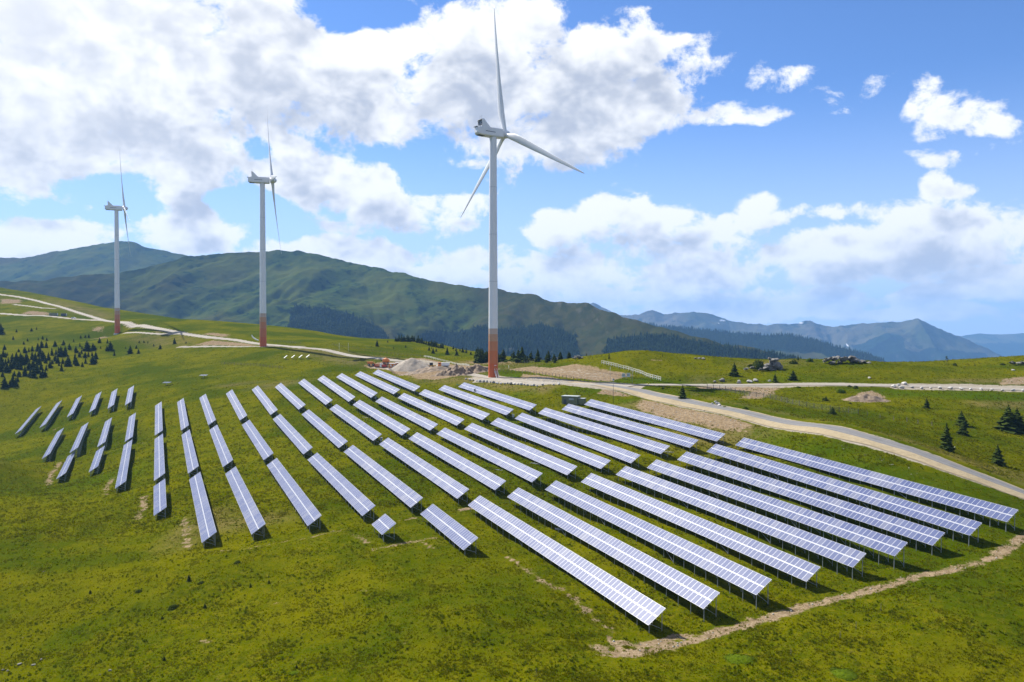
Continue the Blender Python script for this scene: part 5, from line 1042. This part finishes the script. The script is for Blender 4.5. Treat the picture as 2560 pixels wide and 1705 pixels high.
MB().prism([(-2.0, -1, 1.0), (.6, -1, 1.0), (1.0, -1, 2.3), (-2.4, -1, 2.2)], (0, 2, 0)).build('skip', M['orange'], t); MB().box((1.4, 0, 1.5), (1.2, 1.5, 1.0)).build('engine_cover', M['yellow'], t); MB().box((.1, 0, .8), (3.6, .8, .3)).build('chassis', M['steel_dark'], t)
t = machine('tank_trailer', (965, 910), .2, 'humped orange machine behind the red racks at the dig site', 'machine'); wheels(t, [(-1.2, -.9), (-1.2, .9), (1.2, -.9), (1.2, .9)], .45, .35)
MB().tube([(-2.0, 0, 1.7), (-1.5, 0, 1.8), (0, 0, 2.1), (1.3, 0, 1.8), (2.0, 0, 1.5)], [.55, 1.15, 1.35, 1.0, .4], 12).build('drum', M['orange'], t); MB().box((0, 0, .75), (4.0, 1.0, .3)).build('chassis', M['steel_dark'], t)
for (x, y, w, lb) in [(982, 921, 4.0, 'left orange and white site hut'), (998, 920, 4.0, 'right orange and white site hut beside the heap')]:
    t = machine('site_hut', (x, y), .05, lb, 'hut'); MB().box((0, 0, 1.35), (w, 2.4, 2.5)).build('wall', M['orange'], t); MB().box((0, 0, 2.68), (w+.2, 2.6, .16)).build('roof', M['white_plain'], t)
    for k in (-1, 1): MB().box((k*w*.25, -1.22, 1.6), (.9, .06, .9)).build('window', M['white_plain'], t)
t = machine('steel_rack', (944, 917.5), 0, 'red steel racks stacked at the dig site', 'rack')
for k in range(5): MB().box((-1.4+k*.75, 0, .75), (.15, 2.2, 1.5)).build('frame', M['red'], t)
MB().box((0, -.6, 1.5), (3.6, .2, .15)).build('tie_bar', M['red'], t)
t = machine('white_tank', (953, 918), 0, 'white box tank beside the red racks', 'tank'); MB().box((0, 0, 1.1), (1.4, 1.4, 2.0)).build('tank_body', M['white_plain'], t); MB().box((0, 0, 2.15), (.5, .5, .15)).build('lid', M['roof_grey'], t)
t = machine('waste_skip', (961, 917.5), 0, 'red skip right of the white tank', 'skip'); MB().prism([(-1.2, -1, .1), (1.0, -1, .1), (1.3, -1, 1.2), (-1.5, -1, 1.2)], (0, 2, 0)).build('skip_body', M['red'], t)
t = machine('parked_car', (184, 796), .1, 'silver car parked on the lower gravel branch at the far left', 'car'); wheels(t, [(-1.3, -.8), (-1.3, .8), (1.3, -.8), (1.3, .8)], .34, .25)
MB().prism([(-2.2, -.9, .4), (2.2, -.9, .4), (2.2, -.9, .9), (1.3, -.9, 1.0), (.6, -.9, 1.5), (-1.3, -.9, 1.5), (-2.1, -.9, .95)], (0, 1.8, 0)).build('body', M['white_plain'], t); MB().prism([(-1.7, -.92, 1.02), (1.1, -.92, 1.02), (.55, -.92, 1.42), (-1.25, -.92, 1.42)], (0, 1.84, 0)).build('side_window', M['glass_dark'], t)
for (x, y, w, lb, m) in [(134, 789, 8.0, 'long dark container left of the parked car', 'station'), (160, 790, 5.0, 'short dark container nearer the parked car', 'steel_dark')]:
    t = machine('container', (x, y), .05, lb, 'container'); MB().box((0, 0, 1.3), (w, 2.4, 2.6)).build('wall', M[m], t); MB().box((0, 0, 2.66), (w+.1, 2.5, .1)).build('roof', M['roof_grey'], t); MB().box((w/2+.02, 0, 1.3), (.05, 2.0, 2.3)).build('door', M['white_plain'], t)
o = MB().tube([tuple(Vector(ground(646, 852))+Vector((x, 0, z))) for x, z in ((0, .2), (-1.6, .9), (-3.4, 2.0), (-4.6, 3.4), (-4.9, 4.4))], [.45, .5, .5, .4, .25], 8).build('blade_cover', M['white_plain'], None); tag(o, 'curved white pipe leaning by the middle tower', 'pipe')
p = ground(*crop(*Q4, [(1400,1238)])[0])
tag(MB().tube([(0, 0, .1), (.7, -.4, .5), (1.6, .2, .9)], [.10, .08, .05], 6).build('broken_branch', M['wood_white'], None, tuple(p)), 'pale broken branch at the foot of the tall slim spruce', 'branch')
# ------------------------------------------------------------------ grass tufts
def tufts(n, seed, ymin, ymax, name, label, h0, h1):
    r = np.random.default_rng(seed); x = r.uniform(-1, 1, n*3); y = ymin*(ymax/ymin)**r.uniform(0, 1, n*3); X = x*.74*y; ok = np.ones(len(X), bool)
    so = bilin(GX, GY, soil+gravel+roadness, X, y); ok &= so < .45+.45*(r.random(len(X)) < .3)*(so < .95)
    cl = fbm(X/5, y/5, 3, seed+1); ok &= r.uniform(-.9, .7, len(X)) < cl+.15; X, y = X[ok][:n], y[ok][:n]; n = len(X)
    z = G(X, y); B_ = 5; H = r.uniform(h0, h1, n)*(1+.5*np.clip(cl[ok][:n], -.5, 1)); V = np.zeros((n, B_, 3, 3)); sh = np.zeros((n, B_, 3))
    for b in range(B_):
        a = r.uniform(0, 6.28, n); lean = r.uniform(.3, .95, n)*H; wd = H*r.uniform(.22, .4, n); ox, oy = r.uniform(-.5, .5, n)*H*1.4, r.uniform(-.5, .5, n)*H*1.4
        ca, sa = np.cos(a), np.sin(a); cx, cy = X+ox, y+oy
        V[:, b, 0] = np.stack([cx-sa*wd, cy+ca*wd, z-.03], 1); V[:, b, 1] = np.stack([cx+sa*wd, cy-ca*wd, z-.03], 1); V[:, b, 2] = np.stack([cx+ca*lean, cy+sa*lean, z+H*r.uniform(.6, 1.1, n)], 1)
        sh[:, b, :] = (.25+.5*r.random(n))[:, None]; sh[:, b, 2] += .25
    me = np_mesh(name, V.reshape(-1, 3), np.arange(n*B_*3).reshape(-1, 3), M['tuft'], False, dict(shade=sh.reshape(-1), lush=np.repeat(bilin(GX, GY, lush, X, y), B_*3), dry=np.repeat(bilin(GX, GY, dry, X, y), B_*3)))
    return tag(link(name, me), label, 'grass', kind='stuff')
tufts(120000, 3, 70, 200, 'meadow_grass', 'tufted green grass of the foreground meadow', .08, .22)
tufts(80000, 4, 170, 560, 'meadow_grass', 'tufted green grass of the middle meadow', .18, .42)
# loose stones on bare soil, and broad-leaved weeds standing in the grass
def scatter_stones(n, seed):
    r = np.random.default_rng(seed); w = np.clip(soil+gravel*.6-.45, 0, 1)*(YY < 340)*np.gradient(GX)[None, :]*np.gradient(GY)[:, None]; w = w.ravel(); idx = r.choice(len(w), n, p=w/w.sum())
    X = XX.ravel()[idx]+r.uniform(-.6, .6, n); Y = YY.ravel()[idx]+r.uniform(-.6, .6, n); Z = G(X, Y); R_ = .05+.16*r.random(n)**3
    oct_ = np.array([(1,0,0),(0,1,0),(-1,0,0),(0,-1,0),(0,0,.8),(0,0,-.6)], float); tf = np.array([(0,1,4),(1,2,4),(2,3,4),(3,0,4),(1,0,5),(2,1,5),(3,2,5),(0,3,5)])
    V = np.stack([X, Y, Z+R_*.25], 1)[:, None]+oct_[None]*R_[:, None, None]*r.uniform(.6, 1.3, (n, 6, 1)); F_ = (np.arange(n)*6)[:, None, None]+tf[None]
    return tag(link('loose_stones', np_mesh('loose_stones', V.reshape(-1, 3), F_.reshape(-1, 3), M['pale_rock'], False)), 'loose small stones strewn over the bare soil', 'stones', kind='stuff')
scatter_stones(4500, 12)
def weeds(n, seed):
    r = np.random.default_rng(seed); y = 72*(330/72)**r.uniform(0, 1, n*4); X = r.uniform(-.74, .74, n*4)*y; k = (bilin(GX, GY, soil+gravel+roadness, X, y) < .3) & (r.uniform(-.4, .8, n*4) < fbm(X/9, y/9, 3, seed)); X, y = X[k][:n], y[k][:n]; n = len(X)
    Z = G(X, y); S = r.uniform(.12, .38, n); m = 10; Vs = np.zeros((n, m, 4, 3)); sh = np.zeros((n, m, 4))
    for j in range(m):
        a = r.uniform(0, 6.28, n); el = r.uniform(.1, 1.2, n); d = np.stack([np.cos(a)*np.cos(el), np.sin(a)*np.cos(el), np.sin(el)], 1); t = np.stack([-np.sin(a), np.cos(a), 0*a], 1); b0 = np.stack([X, y, Z], 1)+t*(r.uniform(-.4, .4, n)*S)[:, None]
        Vs[:, j, 0] = b0; Vs[:, j, 1] = b0+(d*.55+t*.28)*S[:, None]; Vs[:, j, 2] = b0+d*S[:, None]; Vs[:, j, 3] = b0+(d*.55-t*.28)*S[:, None]; sh[:, j] = (r.random(n)*.45)[:, None]
    z0 = np.zeros(n*m*4)
    return tag(link('meadow_weeds', np_mesh('meadow_weeds', Vs.reshape(-1, 3), np.arange(n*m*4).reshape(-1, 4), M['tuft'], False, dict(shade=sh.reshape(-1), lush=z0+.9, dry=z0))), 'darker broad leaved weeds standing in the meadow', 'weeds', kind='stuff')
weeds(9000, 15)
# ------------------------------------------------------------------ air
hz = bpy.data.materials.new('thin_haze'); hz.use_nodes = True; hz.node_tree.nodes.clear(); hb = NB(hz.node_tree)
ho = hb.node('ShaderNodeOutputMaterial'); pv = hb.node('ShaderNodeVolumePrincipled'); pv.inputs['Color'].default_value = (.25, .53, 1.0, 1); pv.inputs['Density'].default_value = 6.3e-5; pv.inputs['Anisotropy'].default_value = .1
hz.node_tree.links.new(pv.outputs[0], ho.inputs['Volume'])
o = MB().box((0, 8000, -10), (40000, 20000, 1262)).build('haze', hz); tag(o, 'thin blue haze in the far air', 'haze', kind='stuff')
